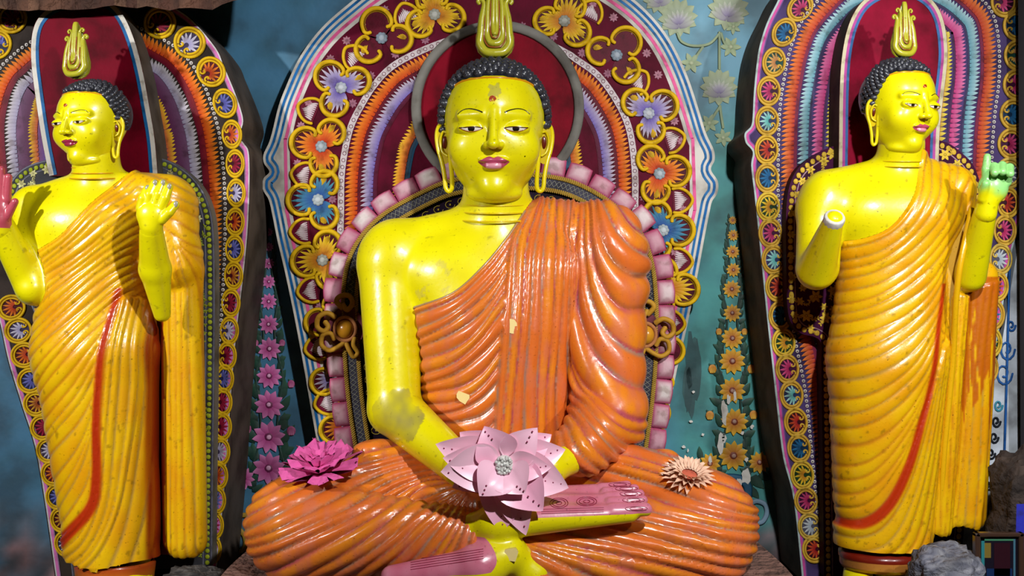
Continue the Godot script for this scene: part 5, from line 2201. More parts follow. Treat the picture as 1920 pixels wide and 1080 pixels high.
	part("halo_disc", disc, M.panel, root, "round maroon halo behind the head")
	var rim := MB.new()
	var rp := PackedVector3Array()
	for p in circ:
		var q := Vector2(933, 202) + (p - Vector2(933, 202)) * 0.955
		rp.append(P(q.x, q.y, zc + 0.004))
	rim.tube(rp, PackedFloat32Array([S(9.5, zc)]), PackedColorArray([hexc("77746e")]), 10, true, Vector3(0, 0, 1), 0.7)
	part("halo_rim", rim, M.panel, root, "grey rim of the halo")
	# throne back: dark board, patterned band between gold ropes, then pink lotus petals
	var za := 0.17
	var back := line2(v2s([700, 930, 672, 760, 662, 640, 660, 560, 668, 500, 690, 455, 730, 415, 790, 380, 850, 355, 930, 345, 1010, 346, 1070, 358, 1130, 390, 1175, 430, 1200, 475, 1212, 540, 1214, 640, 1205, 760, 1180, 930]), 6)
	var dark := MB.new()
	dark.slab(on_plane(shifted(back, 4.0), za), z, hexc("24182a"), hexc("24182a"))
	part("throne_back", dark, M.panel, root, "dark violet throne back")
	var leaf := MB.new()
	for p in even(shifted(back, 26.0), 24.0):
		var ring := PackedVector3Array()
		for k in 9:
			var a := k * 0.62
			ring.append(P(p.x + cos(a) * 9.0, p.y + sin(a) * 7.0, za + 0.002))
		leaf.tube(ring, PackedFloat32Array([0.0016]), PackedColorArray([hexc("a8923a")]), 4)
		leaf.ellipsoid(P(p.x, p.y, za + 0.002), Vector3(0.004, 0.004, 0.002), hexc("a8923a"), 6, 4)
	var lp := part("gold_leafwork", leaf, M.ornament, root, "gold line leafwork on the throne back")
	lp.set_meta("kind", "stuff")
	var band := MB.new()
	band_strip(band, back, -15.0, 6.0, za + 0.010, 0.02, hexc("454450"))
	part("patterned_band", band, M.panel, root, "dark grey band with a lozenge pattern")
	var loz := MB.new()
	var mid := even(shifted(back, -4.5), 9.0)
	for k in mid.size() - 1:
		var t := (mid[k + 1] - mid[k]).normalized()
		var nn := Vector2(-t.y, t.x)
		var s := 6.0 if k % 2 == 0 else -6.0
		for e in [-1.0, 1.0]:
			var a: Vector2 = mid[k] + nn * s * e
			var b: Vector2 = mid[k + 1] - nn * s * e
			loz.tube(PackedVector3Array([P(a.x, a.y, za + 0.0115), P(b.x, b.y, za + 0.0115)]), PackedFloat32Array([0.0010]), PackedColorArray([hexc("8a8a80")]), 4)
	var lzp := part("lozenge_lines", loz, M.ornament, root, "thin lozenge lines")
	lzp.set_meta("kind", "stuff")
	for o in [-17.0, 8.0]:
		var rope := MB.new()
		var pts := even(shifted(back, o), 4.0)
		for k in pts.size() - 1:
			var t := (pts[k + 1] - pts[k]).normalized()
			var nn := Vector2(-t.y, t.x)
			var a := pts[k] - nn * 3.4
			var b := pts[k] + t * 5.0 + nn * 3.4
			rope.tube(PackedVector3Array([P(a.x, a.y, za + 0.013), P((a.x + b.x) / 2, (a.y + b.y) / 2, za + 0.017), P(b.x, b.y, za + 0.013)]), PackedFloat32Array([S(1.7, za)]), PackedColorArray([hexc("a8883a")]), 5)
		part("gold_rope", rope, M.ornament, root, "twisted gold rope moulding")
	# lotus petal border, petal by petal
	var lot := even(shifted(back, -20.0), 46.0)
	var rng := RandomNumberGenerator.new()
	rng.seed = 12
	for k in lot.size() - 1:
		var mb := MB.new()
		var t := (lot[k + 1] - lot[k]).normalized()
		var nn := Vector2(t.y, -t.x)
		var wdt := 31.0 + rng.randf_range(-2, 3)
		var quad := []
		for q in [[0.3, 0.0], [0.2, 0.5], [1.0, 0.95], [11.0, 1.02], [23.0, 1.06], [35.0, 1.03], [45.0, 0.96], [45.7, 0.5], [45.5, 0.0]]:
			quad.append(lot[k] + t * q[0] + nn * q[1] * wdt)
		var outp := PackedVector3Array()
		for q in quad:
			outp.append(P(q.x, q.y, za - 0.004))
		mb.pad(outp, 0.008, hexc("c08c9a").lerp(hexc("d8d0cc"), rng.randf()), hexc("a03a5c"))
		part("lotus_petal", mb, M.ornament, root, "pink and white moulded petal")
	# raised scroll ornaments with a round boss, at the height of the elbows
	for e in [[641, 617, 1.0], [1216, 628, -1.0]]:
		var orn := MB.new()
		var zz := 0.20
		var X: float = e[0]
		var Y: float = e[1]
		var sd: float = e[2]
		for cv in [[[2, -38, -10, -52, -2, -62, 14, -62, 20, -48, 10, -36, 2, -46], 5.0], [[-12, -22, -28, -30, -44, -22, -46, -4, -34, 4, -26, -4, -32, -14], 5.0], [[-14, 20, -22, 8, -36, 12, -38, 30, -24, 40, -8, 34, 6, 24], 4.6], [[8, 26, 14, 40, 22, 52, 30, 44, 22, 30, 24, 16], 4.6]]:
			var pts := []
			var raw: Array = cv[0]
			for k in range(0, raw.size(), 2):
				pts.append(P(X + raw[k] * sd, Y + raw[k + 1], zz + 0.004 * (k % 3)))
			orn.tube(line3(pts, 6), PackedFloat32Array([S(cv[1], zz)]), PackedColorArray([hexc("9a6a3c"), hexc("b5862f")]), 8)
			orn.tube(line3(pts, 6), PackedFloat32Array([S(cv[1] * 0.45, zz)]), PackedColorArray([hexc("c9a23c")]), 6)
		orn.poly(on_plane(circle_px(X + 8 * sd, Y - 2, 34, 40, 24), zz - 0.012), hexc("6a3440"))
		orn.tube(on_plane(circle_px(X + 6 * sd, Y, 20, 22, 24), zz + 0.004), PackedFloat32Array([S(3.6, zz)]), PackedColorArray([hexc("b0744a")]), 8, true)
		part("elbow_scroll", orn, M.ornament, root, "raised gold scroll ornament beside the elbow")
		var bs := MB.new()
		bs.ellipsoid(P(X + 6 * sd, Y, zz), Vector3(S(17, zz), S(18, zz), 0.03), hexc("c98a24"), 18, 12)
		part("boss", bs, M.enamel, root, "round golden boss")
	# black patch of the wall showing under the throne band



func circle_px(x: float, y: float, rx: float, ry: float, n: int) -> PackedVector2Array:
	var out := PackedVector2Array()
	for k in n:
		out.append(Vector2(x + cos(TAU * k / n) * rx, y + sin(TAU * k / n) * ry))
	return out


func on_ring(p: Vector2, r: float, z: float) -> PackedVector3Array:
	return on_plane(circle_px(p.x, p.y, r, r, 8), z)


# a flat moulding following a line
func band_strip(mb: MB, c: PackedVector2Array, o0: float, o1: float, z: float, depth: float, col: Color) -> void:
	ribbon(mb, c, o0, o1, z, col, col)
	for o in [o0, o1]:
		var a := on_plane(shifted(c, o), z)
		for k in a.size() - 1:
			mb.flat_quad(a[k], a[k + 1], a[k + 1] - Vector3(0, 0, depth), a[k] - Vector3(0, 0, depth), col)


# ---------------------------------------------------------------- wall painting
func leaf_px(mb: MB, x: float, y: float, dx: float, dy: float, w: float, z: float, c0: Color, c1: Color, lean := 0.25) -> void:
	var a := P(x, y, z)
	var b := P(x + dx, y + dy, z)
	var d := Vector2(b.x - a.x, b.y - a.y)
	petal(mb, a, d.normalized(), d.length(), S(w, z), c0, c1, lean, 0.001)


func garland(root: Node3D, flowers: Array, buds: Array, flower: ArrayMesh, bud_c: Color, bud_d: Color, seed_: int, z: float) -> void:
	var rng := RandomNumberGenerator.new()
	rng.seed = seed_
	for e in [-1.0, 1.0]:
		var stem := MB.new()
		var pts := []
		for k in flowers.size():
			if k < 11:
				var f: Array = flowers[k]
				pts.append(P(f[0] + e * f[2] * (0.75 + 0.3 * sin(k * 2.0)), f[1], z))
		stem.tube(line3(pts, 5), PackedFloat32Array([S(2.4, z)]), PackedColorArray([hexc("1f3f36")]), 5, false, Vector3(0, 0, 1), 0.35)
		part("stem", stem, M.mural, root, "dark green winding stem")
	for k in flowers.size():
		var f: Array = flowers[k]
		var r: float = f[2]
		for e in [-1.0, 1.0]:
			for j in 3:
				var lf := MB.new()
				var g := rng.randf_range(0.8, 1.2)
				leaf_px(lf, f[0] + e * r * 0.75, f[1] + r * (1.0 - j * 0.75), e * r * (0.9 - j * 0.16) * g, -r * (0.1 + j * 0.42) * g, r * 0.62, z + 0.0005, hexc("16332c"), hexc("2c5c46"), e * 0.35)
				part("leaf", lf, M.mural, root)
	for f in flowers:
		put("flower", flower, M.mural, root, laid(f[0], f[1], z + 0.002, rng.randf() * TAU, f[2], f[2], root.position))
	for b in buds:
		var o := MB.new()
		for e in [-0.6, 0.6]:
			leaf_px(o, b[0], b[1] - b[2] * 0.3, e * b[2] * 1.4, -b[2] * 1.1, b[2] * 0.7, z + 0.001, hexc("1c3f33"), hexc("2c5c46"), 0.0)
		o.ellipsoid(P(b[0], b[1], z + 0.001), Vector3(S(b[2], z), S(b[2] * 1.1, z), 0.003), bud_c, 12, 6)
		for e in [-0.45, 0.0, 0.45]:
			leaf_px(o, b[0] + e * b[2], b[1] + b[2] * 0.9, -e * b[2] * 0.6, -b[2] * 1.6, b[2] * 0.5, z + 0.0045, bud_d, bud_c, 0.0)
		part("bud", o, M.mural, root)


func murals() -> void:
	var z := 0.004
	var pink := flower_mesh(10, hexc("a83a7c"), hexc("e08cc4"), hexc("6e2050"), hexc("e0a8cc"))
	var g1 := thing("painted_garland", "painted garland of pink daisies on the blue wall", "mural", Vector3(P(505, 0, 0).x, -0.7, 0.0))
	garland(g1, [[504, 435, 8], [504, 463, 9], [504, 494, 11], [504, 528, 13], [504, 565, 15.5], [504, 608, 18.5], [505, 654, 22], [505, 705, 24], [505, 759, 28], [504, 819, 31], [504, 878, 31], [457, 897, 21]], [[479, 643, 6], [529, 643, 6], [467, 718, 7], [546, 720, 7], [463, 804, 8.5], [546, 808, 8.5]], pink, hexc("a8487c"), hexc("c878a4"), 3, z)
	var vs := MB.new()
	vs.tube(on_plane(line2(v2s([462, 966, 448, 968, 440, 980, 448, 992, 458, 1005, 460, 1022, 452, 1034, 442, 1036]), 6), z), PackedFloat32Array([S(5, z)]), PackedColorArray([hexc("a8862c")]), 6, false, Vector3(0, 0, 1), 0.4)
	part("vase_handle", vs, M.mural, g1, "gold curled vase handle")
	var yel := flower_mesh(11, hexc("b86a1c"), hexc("e8bc2c"), hexc("7a3420"), hexc("b08a7c"))
	var g2 := thing("painted_garland", "painted garland of yellow daisies on the turquoise wall", "mural", Vector3(P(1374, 0, 0).x, -0.7, 0.0))
	garland(g2, [[1374, 413, 8], [1375, 441, 11], [1374, 472, 13], [1375, 506, 13.5], [1372, 542, 17], [1373, 587, 17], [1373, 634, 21], [1373, 677, 25], [1373, 732, 25], [1377, 791, 26], [1375, 854, 28], [1331, 869, 20], [1424, 867, 21]], [[1348, 622, 6], [1396, 622, 6], [1336, 692, 8], [1409, 692, 8], [1331, 779, 8], [1413, 778, 8]], yel, hexc("d08a2c"), hexc("d8aa38"), 4, z)
	var v2 := MB.new()
	v2.tube(on_plane(line2(v2s([1404, 948, 1418, 940, 1434, 946, 1438, 962, 1430, 978, 1416, 980, 1412, 968, 1420, 962]), 6), z), PackedFloat32Array([S(5, z)]), PackedColorArray([hexc("7f9cb4")]), 6, false, Vector3(0, 0, 1), 0.4)
	v2.tube(on_plane(line2(v2s([1340, 905, 1360, 897, 1390, 900, 1402, 915, 1400, 940]), 6), z), PackedFloat32Array([S(9, z)]), PackedColorArray([hexc("1f5878")]), 6, false, Vector3(0, 0, 1), 0.3)
	part("vase_handle", v2, M.mural, g2, "pale blue curled vase handle")
	var lf := MB.new()
	for e in [[1405, 895, -8, 30, 20], [1412, 892, 14, 28, 20], [1424, 888, 22, 16, 16], [1408, 915, 10, 22, 16]]:
		leaf_px(lf, e[0], e[1], e[2], e[3], e[4], z, hexc("143a30"), hexc("1f4a38"))
	part("leaf", lf, M.mural, g2)
	# bare plaster where the paint has come away, and dark strokes
	var rng := RandomNumberGenerator.new()
	rng.seed = 9
	for e in [[1358, 772, 7, 26], [1366, 748, 4, 9], [1352, 830, 8, 26], [1358, 822, 5, 12], [1398, 892, 10, 16], [1386, 905, 6, 10], [1400, 862, 4, 5], [1378, 742, 3, 12], [1332, 862, 4, 8], [1410, 800, 4, 4], [1300, 735, 3, 3], [1296, 790, 4, 3], [1318, 815, 3, 3], [1282, 838, 4, 3], [1290, 845, 2, 4], [1392, 812, 4, 4]]:
		var fl := MB.new()
		var pts := PackedVector3Array()
		for k in 11:
			var a := TAU * k / 11
			var q := rng.randf_range(0.6, 1.15)
			pts.append(P(e[0] + cos(a) * e[2] * q, e[1] + sin(a) * e[3] * q, z + 0.0062))
		fl.poly(pts, hexc("c9c6bf"))
		part("paint_flake", fl, M.plaster, g2, "patch of bare white plaster")
	var dk := MB.new()
	for e in [[1302, 690, 26, 60], [1294, 735, 18, 44], [1440, 810, 12, 34], [1446, 838, 10, 24]]:
		for j in 4:
			var pts := PackedVector3Array()
			var ox := rng.randf_range(-8, 8)
			for k in 13:
				var a := TAU * k / 13
				var q := rng.randf_range(0.75, 1.1)
				pts.append(P(e[0] + ox + cos(a) * e[2] * q * 0.42, e[1] + ox * 1.5 + sin(a) * e[3] * q, 0.0012 + j * 0.0002))
			dk.poly(pts, hexc("3a6a6c").lerp(hexc("2f5a5e"), j / 3.0))
	part("dark_stroke", dk, M.mural, g2, "dark brushed streaks on the turquoise wall").set_meta("kind", "stuff")
	# faded lotus spray
	var g3 := thing("painted_lotus_spray", "faded pale lotus blossoms and stems painted on the blue wall", "mural", Vector3(P(1320, 0, 0).x, 0.5, 0.0))
	var lot := MB.new()
	for k in 12:
		var a := TAU * k / 12
		petal(lot, Vector3(cos(a) * 0.2, sin(a) * 0.2, 0.0), Vector2(cos(a), sin(a)), 0.8, 0.55, hexc("8e9a86"), hexc("a9b48c"), 0.0, 0.02)
	for k in 9:
		var a := lerpf(0.25, PI - 0.25, k / 8.0)
		petal(lot, Vector3(0, -0.45, 0.02 + 0.004 * (k % 2)), Vector2(cos(a), sin(a)), 0.85, 0.36, hexc("80788c"), hexc("b4bca4"), 0.0, 0.03)
	for k in 5:
		var a := lerpf(0.7, PI - 0.7, k / 4.0)
		petal(lot, Vector3(0, -0.3, 0.05), Vector2(cos(a), sin(a)), 0.5, 0.26, hexc("75688c"), hexc("b8b8b4"), 0.0, 0.03)
	var lm := lot.mesh()
	for e in [[1271, 33, 38, 0.1], [1366, 18, 40, -0.2], [1348, 163, 36, 0.0], [1235, -4, 30, 0.2]]:
		put("lotus", lm, M.mural, g3, laid(e[0], e[1], z, e[3], e[2], e[2], g3.position))
	var small := flower_mesh(6, hexc("8ea07c"), hexc("a8b48a"), hexc("9aa684"), hexc("b4bc98"))
	for e in [[1296, 118, 20], [1370, 88, 20], [1330, 231, 18], [1356, 258, 17], [1375, 50, 15]]:
		put("small_blossom", small, M.mural, g3, laid(e[0], e[1], z, e[0] * 0.1, e[2], e[2], g3.position))
	for l in [[1270, 62, 1278, 78, 1300, 86, 1330, 82, 1350, 62], [1349, 60, 1349, 95, 1349, 130], [1318, 88, 1308, 102, 1300, 116], [1352, 62, 1358, 80, 1368, 90], [1350, 198, 1352, 215, 1356, 240], [1350, 200, 1340, 215, 1332, 228]]:
		var st := MB.new()
		st.tube(on_plane(line2(v2s(l), 6), z), PackedFloat32Array([S(3, z)]), PackedColorArray([hexc("93a480")]), 5, false, Vector3(0, 0, 1), 0.4)
		part("stem", st, M.mural, g3, "pale green curving stem")


# ---------------------------------------------------------------- flowers laid on the seated statue
func cupped(mb: MB, base: Vector3, tip: Vector3, up: Vector3, width: float, cup: float, curl: float, c0: Color, c1: Color, pinch := 0.12) -> void:
	var along := tip - base
	var side := along.cross(up).normalized()
	var nrm := side.cross(along).normalized()
	if nrm.dot(up) < 0.0:
		nrm = -nrm
	var nu := 12
	var nv := 8
	var first := mb.v.size()
	var pts := PackedVector3Array()
	for a in nu + 1:
		var u := float(a) / nu
		var w := width * (pinch * (1.0 - u) + pow(sin(PI * pow(u, 0.72)), 0.85) * (1.0 - 0.15 * u))
		if a == nu:
			w = 0.0
		for b in nv + 1:
			var v := float(b) / nv * 2.0 - 1.0
			var hgt := cup * absf(v) * absf(v) * w + curl * sin(u * PI * 0.9) - 0.18 * w * exp(-v * v * 30.0) * (1.0 - u)
			pts.append(base + along * u + side * v * w + nrm * hgt)
	for a in nu + 1:
		for b in nv + 1:
			var i := a * (nv + 1) + b
			var du := pts[mini(a + 1, nu) * (nv + 1) + b] - pts[maxi(a - 1, 0) * (nv + 1) + b]
			var dv := pts[a * (nv + 1) + mini(b + 1, nv)] - pts[a * (nv + 1) + maxi(b - 1, 0)]
			var nn := du.cross(dv)
			if nn.length() < 1e-12:
				nn = nrm
			nn = nn.normalized()
			if nn.dot(nrm) < 0.0:
				nn = -nn
			mb.vert(pts[i], nn, c0.lerp(c1, float(a) / nu))
	for a in nu:
		for b in nv:
			var i := first + a * (nv + 1) + b
			mb.quad(i, i + 1, i + nv + 2, i + nv + 1)


func flowers() -> void:
	var rng := RandomNumberGenerator.new()
	rng.seed = 33
	# satin lotus
	var zc := 1.055
	var o := thing("satin_flower", "large pale pink satin flower with pointed petals, resting in the seated statue's lap", "flower", P(945, 869, zc))
	var ctr := P(945, 869, zc)
	var pet := [[817, 832, 0, 30], [862, 810, 0, 30], [848, 914, 0, 26], [939, 998, 0, 34], [986, 1003, 0, 28], [1066, 914, 0, 34], [1034, 814, 0, 28], [1060, 842, 0, 30], [975, 830, 0, 24], [830, 858, 1, 28], [826, 884, 1, 34], [898, 930, 2, 30], [908, 798, 1, 32], [1008, 801, 1, 27], [1034, 876, 1, 22], [1018, 958, 1, 36], [985, 927, 2, 30]]
	for q in pet:
		var mb := MB.new()
		var lay: int = q[2]
		var tip := P(q[0], q[1], zc + [-0.03, 0.01, 0.045][lay])
		var dir := (tip - ctr).normalized()
		var base := ctr + dir * 0.012 + Vector3(0, 0, [-0.02, 0.0, 0.012][lay])
		var c0 := hexc("fbb4d0").lerp(hexc("ffcce0"), rng.randf())
		cupped(mb, base, tip, Vector3(0, 0, 1), S(q[3], zc) * 1.18, 0.24, 0.016 + rng.randf() * 0.008, c0, c0, 0.25)
		var pp := part("petal", mb, M.satin, o)
		var bd := MB.new()
		for k in 3:
			var u := 0.62 + k * 0.12
			var along := tip - base
			bd.ellipsoid(base + along * u + Vector3(0, 0, 0.016 * sin(u * PI * 0.9) + 0.004) + Vector3(-dir.y, dir.x, 0) * 0.004 * (k - 1), Vector3(0.0026, 0.0026, 0.002), hexc("8a2c50"), 8, 5)
		part("beads", bd, M.enamel, pp, "tiny dark pink beads").set_meta("kind", "stuff")
		pp.get_child(0).position = Vector3.ZERO
	var hub := MB.new()
	hub.lathe(ctr + Vector3(0, 0, 0.018), PackedVector2Array([Vector2(S(17, zc), -0.02), Vector2(S(18, zc), 0.004), Vector2(S(15, zc), 0.012), Vector2(S(8, zc), 0.016), Vector2(0, 0.017)]), PackedColorArray([hexc("d8d8d2")]), 14, Basis(Vector3.RIGHT, PI / 2))
	for k in 46:
		var r := sqrt(rng.randf()) * S(16, zc)
		var a := rng.randf() * TAU
		hub.ellipsoid(ctr + Vector3(cos(a) * r, sin(a) * r, 0.030 + rng.randf() * 0.006), Vector3(0.005, 0.005, 0.004), hexc("e4e4de").darkened(rng.randf() * 0.2), 6, 4)
	part("flower_centre", hub, M.enamel, o, "knobbly white centre")
	# looped ribbon flower
	var pc := P(602, 893, 0.74)
	var r1 := thing("ribbon_flower", "ruffled magenta looped ribbon flower lying on the seated statue's knee", "flower", pc)
	var tilt := Basis(Vector3.RIGHT, deg_to_rad(20.0)) * Basis(Vector3(0, 0, 1), deg_to_rad(4.0))
	for ring in [[15, 0.132, 0.000, 0.30], [13, 0.108, 0.014, 0.55], [10, 0.080, 0.024, 0.85], [6, 0.050, 0.032, 1.15]]:
		for k in ring[0]:
			var mb := MB.new()
			var a: float = TAU * k / ring[0] + rng.randf() * 0.25 + ring[3]
			var dir := tilt * Vector3(cos(a), 0, sin(a))
			var up := tilt * Vector3.UP
			var side := dir.cross(up).normalized()
			var len: float = ring[1] * rng.randf_range(0.88, 1.08)
			var lift: float = ring[3]
			var fold := (dir * cos(lift) + up * sin(lift)).normalized()
			var roll := rng.randf_range(-0.7, 0.7)
			var w := (side * cos(roll) + up * sin(roll)).normalized()
			var nq := fold.cross(w).normalized()
			var first := mb.v.size()
			var m := 16
			for j in m + 1:
				var u := float(j) / m
				# out along the top, round the end, back below
				var s := sin(u * PI)
				var out: Vector3 = pc + up * (ring[2] + 0.006) + fold * len * (1.0 - pow(absf(cos(u * PI)), 1.6)) * 1.0 + nq * (0.5 - u) * 0.030 * (0.25 + s)
				var half := 0.017 * (0.35 + 0.65 * s)
				var crumple := nq * 0.003 * sin(u * 22.0 + k)
				for e in [-1.0, 0.0, 1.0]:
					mb.vert(out + w * half * e + crumple * (1.0 - absf(e)), nq * (1.0 if u < 0.5 else -1.0) + fold * s * 0.8, hexc("d85a9c").lerp(hexc("c04088"), rng.randf() * 0.5))
			for j in m:
				for b in 2:
					var i := first + j * 3 + b
					mb.quad(i, i + 1, i + 4, i + 3)
			for i in mb.n.size():
				mb.n[i] = mb.n[i].normalized()
			part("ribbon_loop", mb, M.cloth, r1)
	# straw flower
	var sc := P(1290, 901, 0.765)
	var s1 := thing("straw_flower", "peach straw flower with a terracotta centre on the seated statue's other knee", "flower", sc)
	var tl := Basis(Vector3(0, 0, 1), deg_to_rad(-8.0)) * Basis(Vector3.RIGHT, deg_to_rad(26.0))
	for ring in [[22, 0.090, 0.002, 0.10], [20, 0.084, 0.008, 0.28], [17, 0.074, 0.012, 0.5]]:
		for k in ring[0]:
			var mb := MB.new()
			var a: float = TAU * (k + 0.37 * ring[3]) / ring[0]
			var lift: float = ring[3]
			var dir := tl * Vector3(cos(a) * cos(lift), sin(lift), sin(a) * cos(lift))
			var up := tl * Vector3.UP
			var base: Vector3 = sc + up * ring[2] + dir * 0.028
			cupped(mb, base, base + dir * (ring[1] - 0.028) * rng.randf_range(0.9, 1.08), up, 0.0088, 0.55, 0.003, hexc("e2b294").lerp(hexc("e8c4ac"), rng.randf()), hexc("e6bca0"), 0.5)
			part("petal", mb, M.cloth, s1)
	var sd := MB.new()
	sd.lathe(sc, PackedVector2Array([Vector2(0.044, 0.0), Vector2(0.042, 0.016), Vector2(0.03, 0.021), Vector2(0.0, 0.023)]), PackedColorArray([hexc("c05c44")]), 24, tl)
	part("flower_centre", sd, M.cloth, s1, "flat terracotta centre")


# ---------------------------------------------------------------- rock, base, odds and ends
func lump(ctr: Vector3, r: Vector3, seed_: float, col: Color, col2: Color, rough := 0.28, seg := 36, rings := 24) -> MB:
	var mb := MB.new()
	for k in rings + 1:
		var ph := PI * k / rings
		for j in seg:
			var th := TAU * j / seg
			var d := Vector3(sin(ph) * cos(th), cos(ph), sin(ph) * sin(th))
			var g := nz.get_noise_3d(d.x * 11.0 + seed_, d.y * 11.0, d.z * 11.0) + 0.5 * nz.get_noise_3d(d.x * 30.0 + seed_, d.y * 30.0, d.z * 30.0)
			var q := Vector3(signf(d.x) * pow(absf(d.x), 0.7), signf(d.y) * pow(absf(d.y), 0.7), signf(d.z) * pow(absf(d.z), 0.7))
			var w := nz.get_noise_3d(d.x * 40.0 + seed_, d.y * 40.0, d.z * 40.0 + 9.0)
			mb.vert(ctr + q * r * (1.0 + g * rough), Vector3.ZERO, col.lerp(col2, clampf(0.5 + w * 1.6, 0.0, 1.0)))
	for k in rings:
		for j in seg:
			var j2 := (j + 1) % seg
			mb.quad(k * seg + j, (k + 1) * seg + j, (k + 1) * seg + j2, k * seg + j2)
	for t in range(0, mb.i.size(), 3):
		var a := mb.i[t]
		var b := mb.i[t + 1]
		var c := mb.i[t + 2]
		var f := (mb.v[b] - mb.v[a]).cross(mb.v[c] - mb.v[a])
		if f.dot(mb.v[a] - ctr) < 0.0:
			f = -f
		mb.n[a] += f
		mb.n[b] += f
		mb.n[c] += f
	for k in mb.n.size():
		mb.n[k] = mb.n[k].normalized() if mb.n[k].length() > 1e-12 else (mb.v[k] - ctr).normalized()
	return mb


func single(called: String, label: String, category: String, mb: MB, mat: Material, group := "") -> MeshInstance3D:
	var o := MeshInstance3D.new()
	o.name = numbered(called)
	o.mesh = mb.mesh()
	o.material_override = mat
	o.set_meta("label", label)
	o.set_meta("category", category)
	if group:
		o.set_meta("group", group)
	add_child(o)
	return o


func odds() -> void:
	# altar step that carries the statues
	var al := MB.new()
	al.chamfer_box(Vector3(-3.58, -1.895, 0.38), Vector3(3.58, -0.98, 1.75), 0.02, hexc("3a3634"))
	single("altar_step", "dark grey stone step that carries the three statues", "step", al, M.rock)
	var seat := MB.new()
	var pts := line2(v2s([-0.86, 0.34, -0.87, 0.80, -0.80, 1.08, -0.4, 1.14, 0.0, 1.15, 0.4, 1.14, 0.78, 1.08, 0.84, 0.80, 0.83, 0.34]), 6)
	var top := PackedVector3Array()
	for p in pts:
		top.append(Vector3(p.x, p.y, -0.86))
	var tmp := MB.new()
	tmp.slab(top, -0.978, hexc("7a5a50"), hexc("7a5a50"))
	seat.add(tmp, Transform3D(Basis(Vector3.RIGHT, Vector3(0, 0, 1), Vector3(0, 1, 0)), Vector3.ZERO))
	single("seat_slab", "low reddish brown slab under the seated statue", "slab", seat, M.rock)
	# rock lip above
	var lip := MB.new()
	var nx := 60
	var ny := 10
	var grid := []
	for i in nx + 1:
		var px := lerpf(-700.0, 520.0, float(i) / nx)
		var low := 15.0 + 4.0 * sin(px * 0.021) if px < 400.0 else lerpf(16.0, -16.0, (px - 400.0) / 120.0)
		var row := []
		for j in ny + 1:
			var u := float(j) / ny
			# the back edge, the bottom edge, then the face rising in front
			var zz := lerpf(0.445, 0.50, minf(u * 2.0, 1.0))
			var yb := P(0, low, 0.50).y
			var yy := yb + (0.30 * (1.0 - u * 2.0) if u < 0.5 else (u - 0.5) * 1.2)
			var g := nz.get_noise_3d(px * 0.12, u * 40.0, 3.0)
			row.append(Vector3((px - 960.0) * 3.5 / 2000.0, yy + g * 0.012, zz + g * 0.04 * u))
		grid.append(row)
	for i in nx:
		for j in ny:
			var c := hexc("4a2c20").lerp(hexc("6a4a38"), clampf(0.5 + 1.5 * nz.get_noise_2d(i * 6.0, j * 9.0), 0.0, 1.0))
			var q := [grid[i][j], grid[i][j + 1], grid[i + 1][j + 1], grid[i + 1][j]]
			lip.flat_quad(q[0], q[1], q[2], q[3], c)
	single("rock_lip", "brown rock overhang above the arch with gold shells", "rock", lip, M.rock)
	# stones at the foot of the right-hand arch
	single("base_stone", "bluish grey flaking stone beside the feet of the broken statue", "stone", lump(P(1772, 1082, 0.84), Vector3(0.10, 0.085, 0.10), 4.0, hexc("565866"), hexc("8a8a92")), M.rock)
	single("base_stone", "dark brown rock behind the framed picture", "stone", lump(P(1935, 985, 0.60), Vector3(0.13, 0.22, 0.10), 11.0, hexc("2c221e"), hexc("463a34")), M.rock)
	single("base_stone", "black grey rubble under the hem of the statue with grey nails", "stone", lump(P(365, 1092, 0.60), Vector3(0.09, 0.045, 0.08), 19.0, hexc("242222"), hexc("5a5654")), M.rock)
	# white plaster pier with blue scrollwork
	var pr := thing("painted_pier", "narrow white pier with blue painted scrolls beside the violet arch", "pier", Vector3(P(1880, 0, 0.2).x, -0.975, 0.15))
	var pm := MB.new()
	pm.slab(on_plane(PackedVector2Array(v2s([1912, 450, 1902, 500, 1892, 560, 1879, 640, 1863, 705, 1851, 760, 1844, 810, 1824, 905, 1804, 1005, 1791, 1085, 1912, 1085])), 0.30), 0.01, hexc("b4bcc6"), hexc("9aa2ac"))
	part("pier_face", pm, M.panel, pr)
	var bl := MB.new()
	bl.tube(on_plane(PackedVector2Array([Vector2(1894, 470), Vector2(1888, 700), Vector2(1882, 900)]), 0.303), PackedFloat32Array([S(2.4, 0.3)]), PackedColorArray([hexc("24508c")]), 5, false, Vector3(0, 0, 1), 0.4)
	for e in [[1888, 655, 22, "2a5490"], [1882, 700, 24, "2a5490"], [1872, 760, 12, "3a7a90"], [1868, 790, 12, "1c2026"], [1864, 820, 12, "1c2026"], [1858, 850, 12, "1c2026"], [1856, 880, 12, "1c2026"], [1853, 910, 10, "1c2026"], [1896, 610, 12, "2a5490"]]:
		var sp := PackedVector2Array()
		for k in 16:
			var a := k * 0.55
			var r: float = e[2] * (1.0 - k / 20.0)
			sp.append(Vector2(e[0] + cos(a) * r * 0.7, e[1] + sin(a) * r))
		bl.tube(on_plane(sp, 0.303), PackedFloat32Array([S(2.2, 0.3)]), PackedColorArray([hexc(e[3])]), 5, false, Vector3(0, 0, 1), 0.4)
	part("scrollwork", bl, M.ornament, pr, "blue and black scrolls")
	# black curtain at the side
	var cu := MB.new()
	var cols := 40
	for i in cols + 1:
		var u := float(i) / cols
		var px := lerpf(1908.0, 2160.0, u)
		for j in 2:
			var zz := 0.36 + 0.035 * sin(u * 34.0) + 0.012 * sin(u * 71.0)
			var p := P(px + (6.0 if j == 1 else 0.0), -160.0 if j == 0 else 930.0, 0.36)
			cu.vert(Vector3(p.x, p.y, zz), Vector3(-cos(u * 34.0) * 0.9, 0, 1).normalized(), hexc("15131a"))
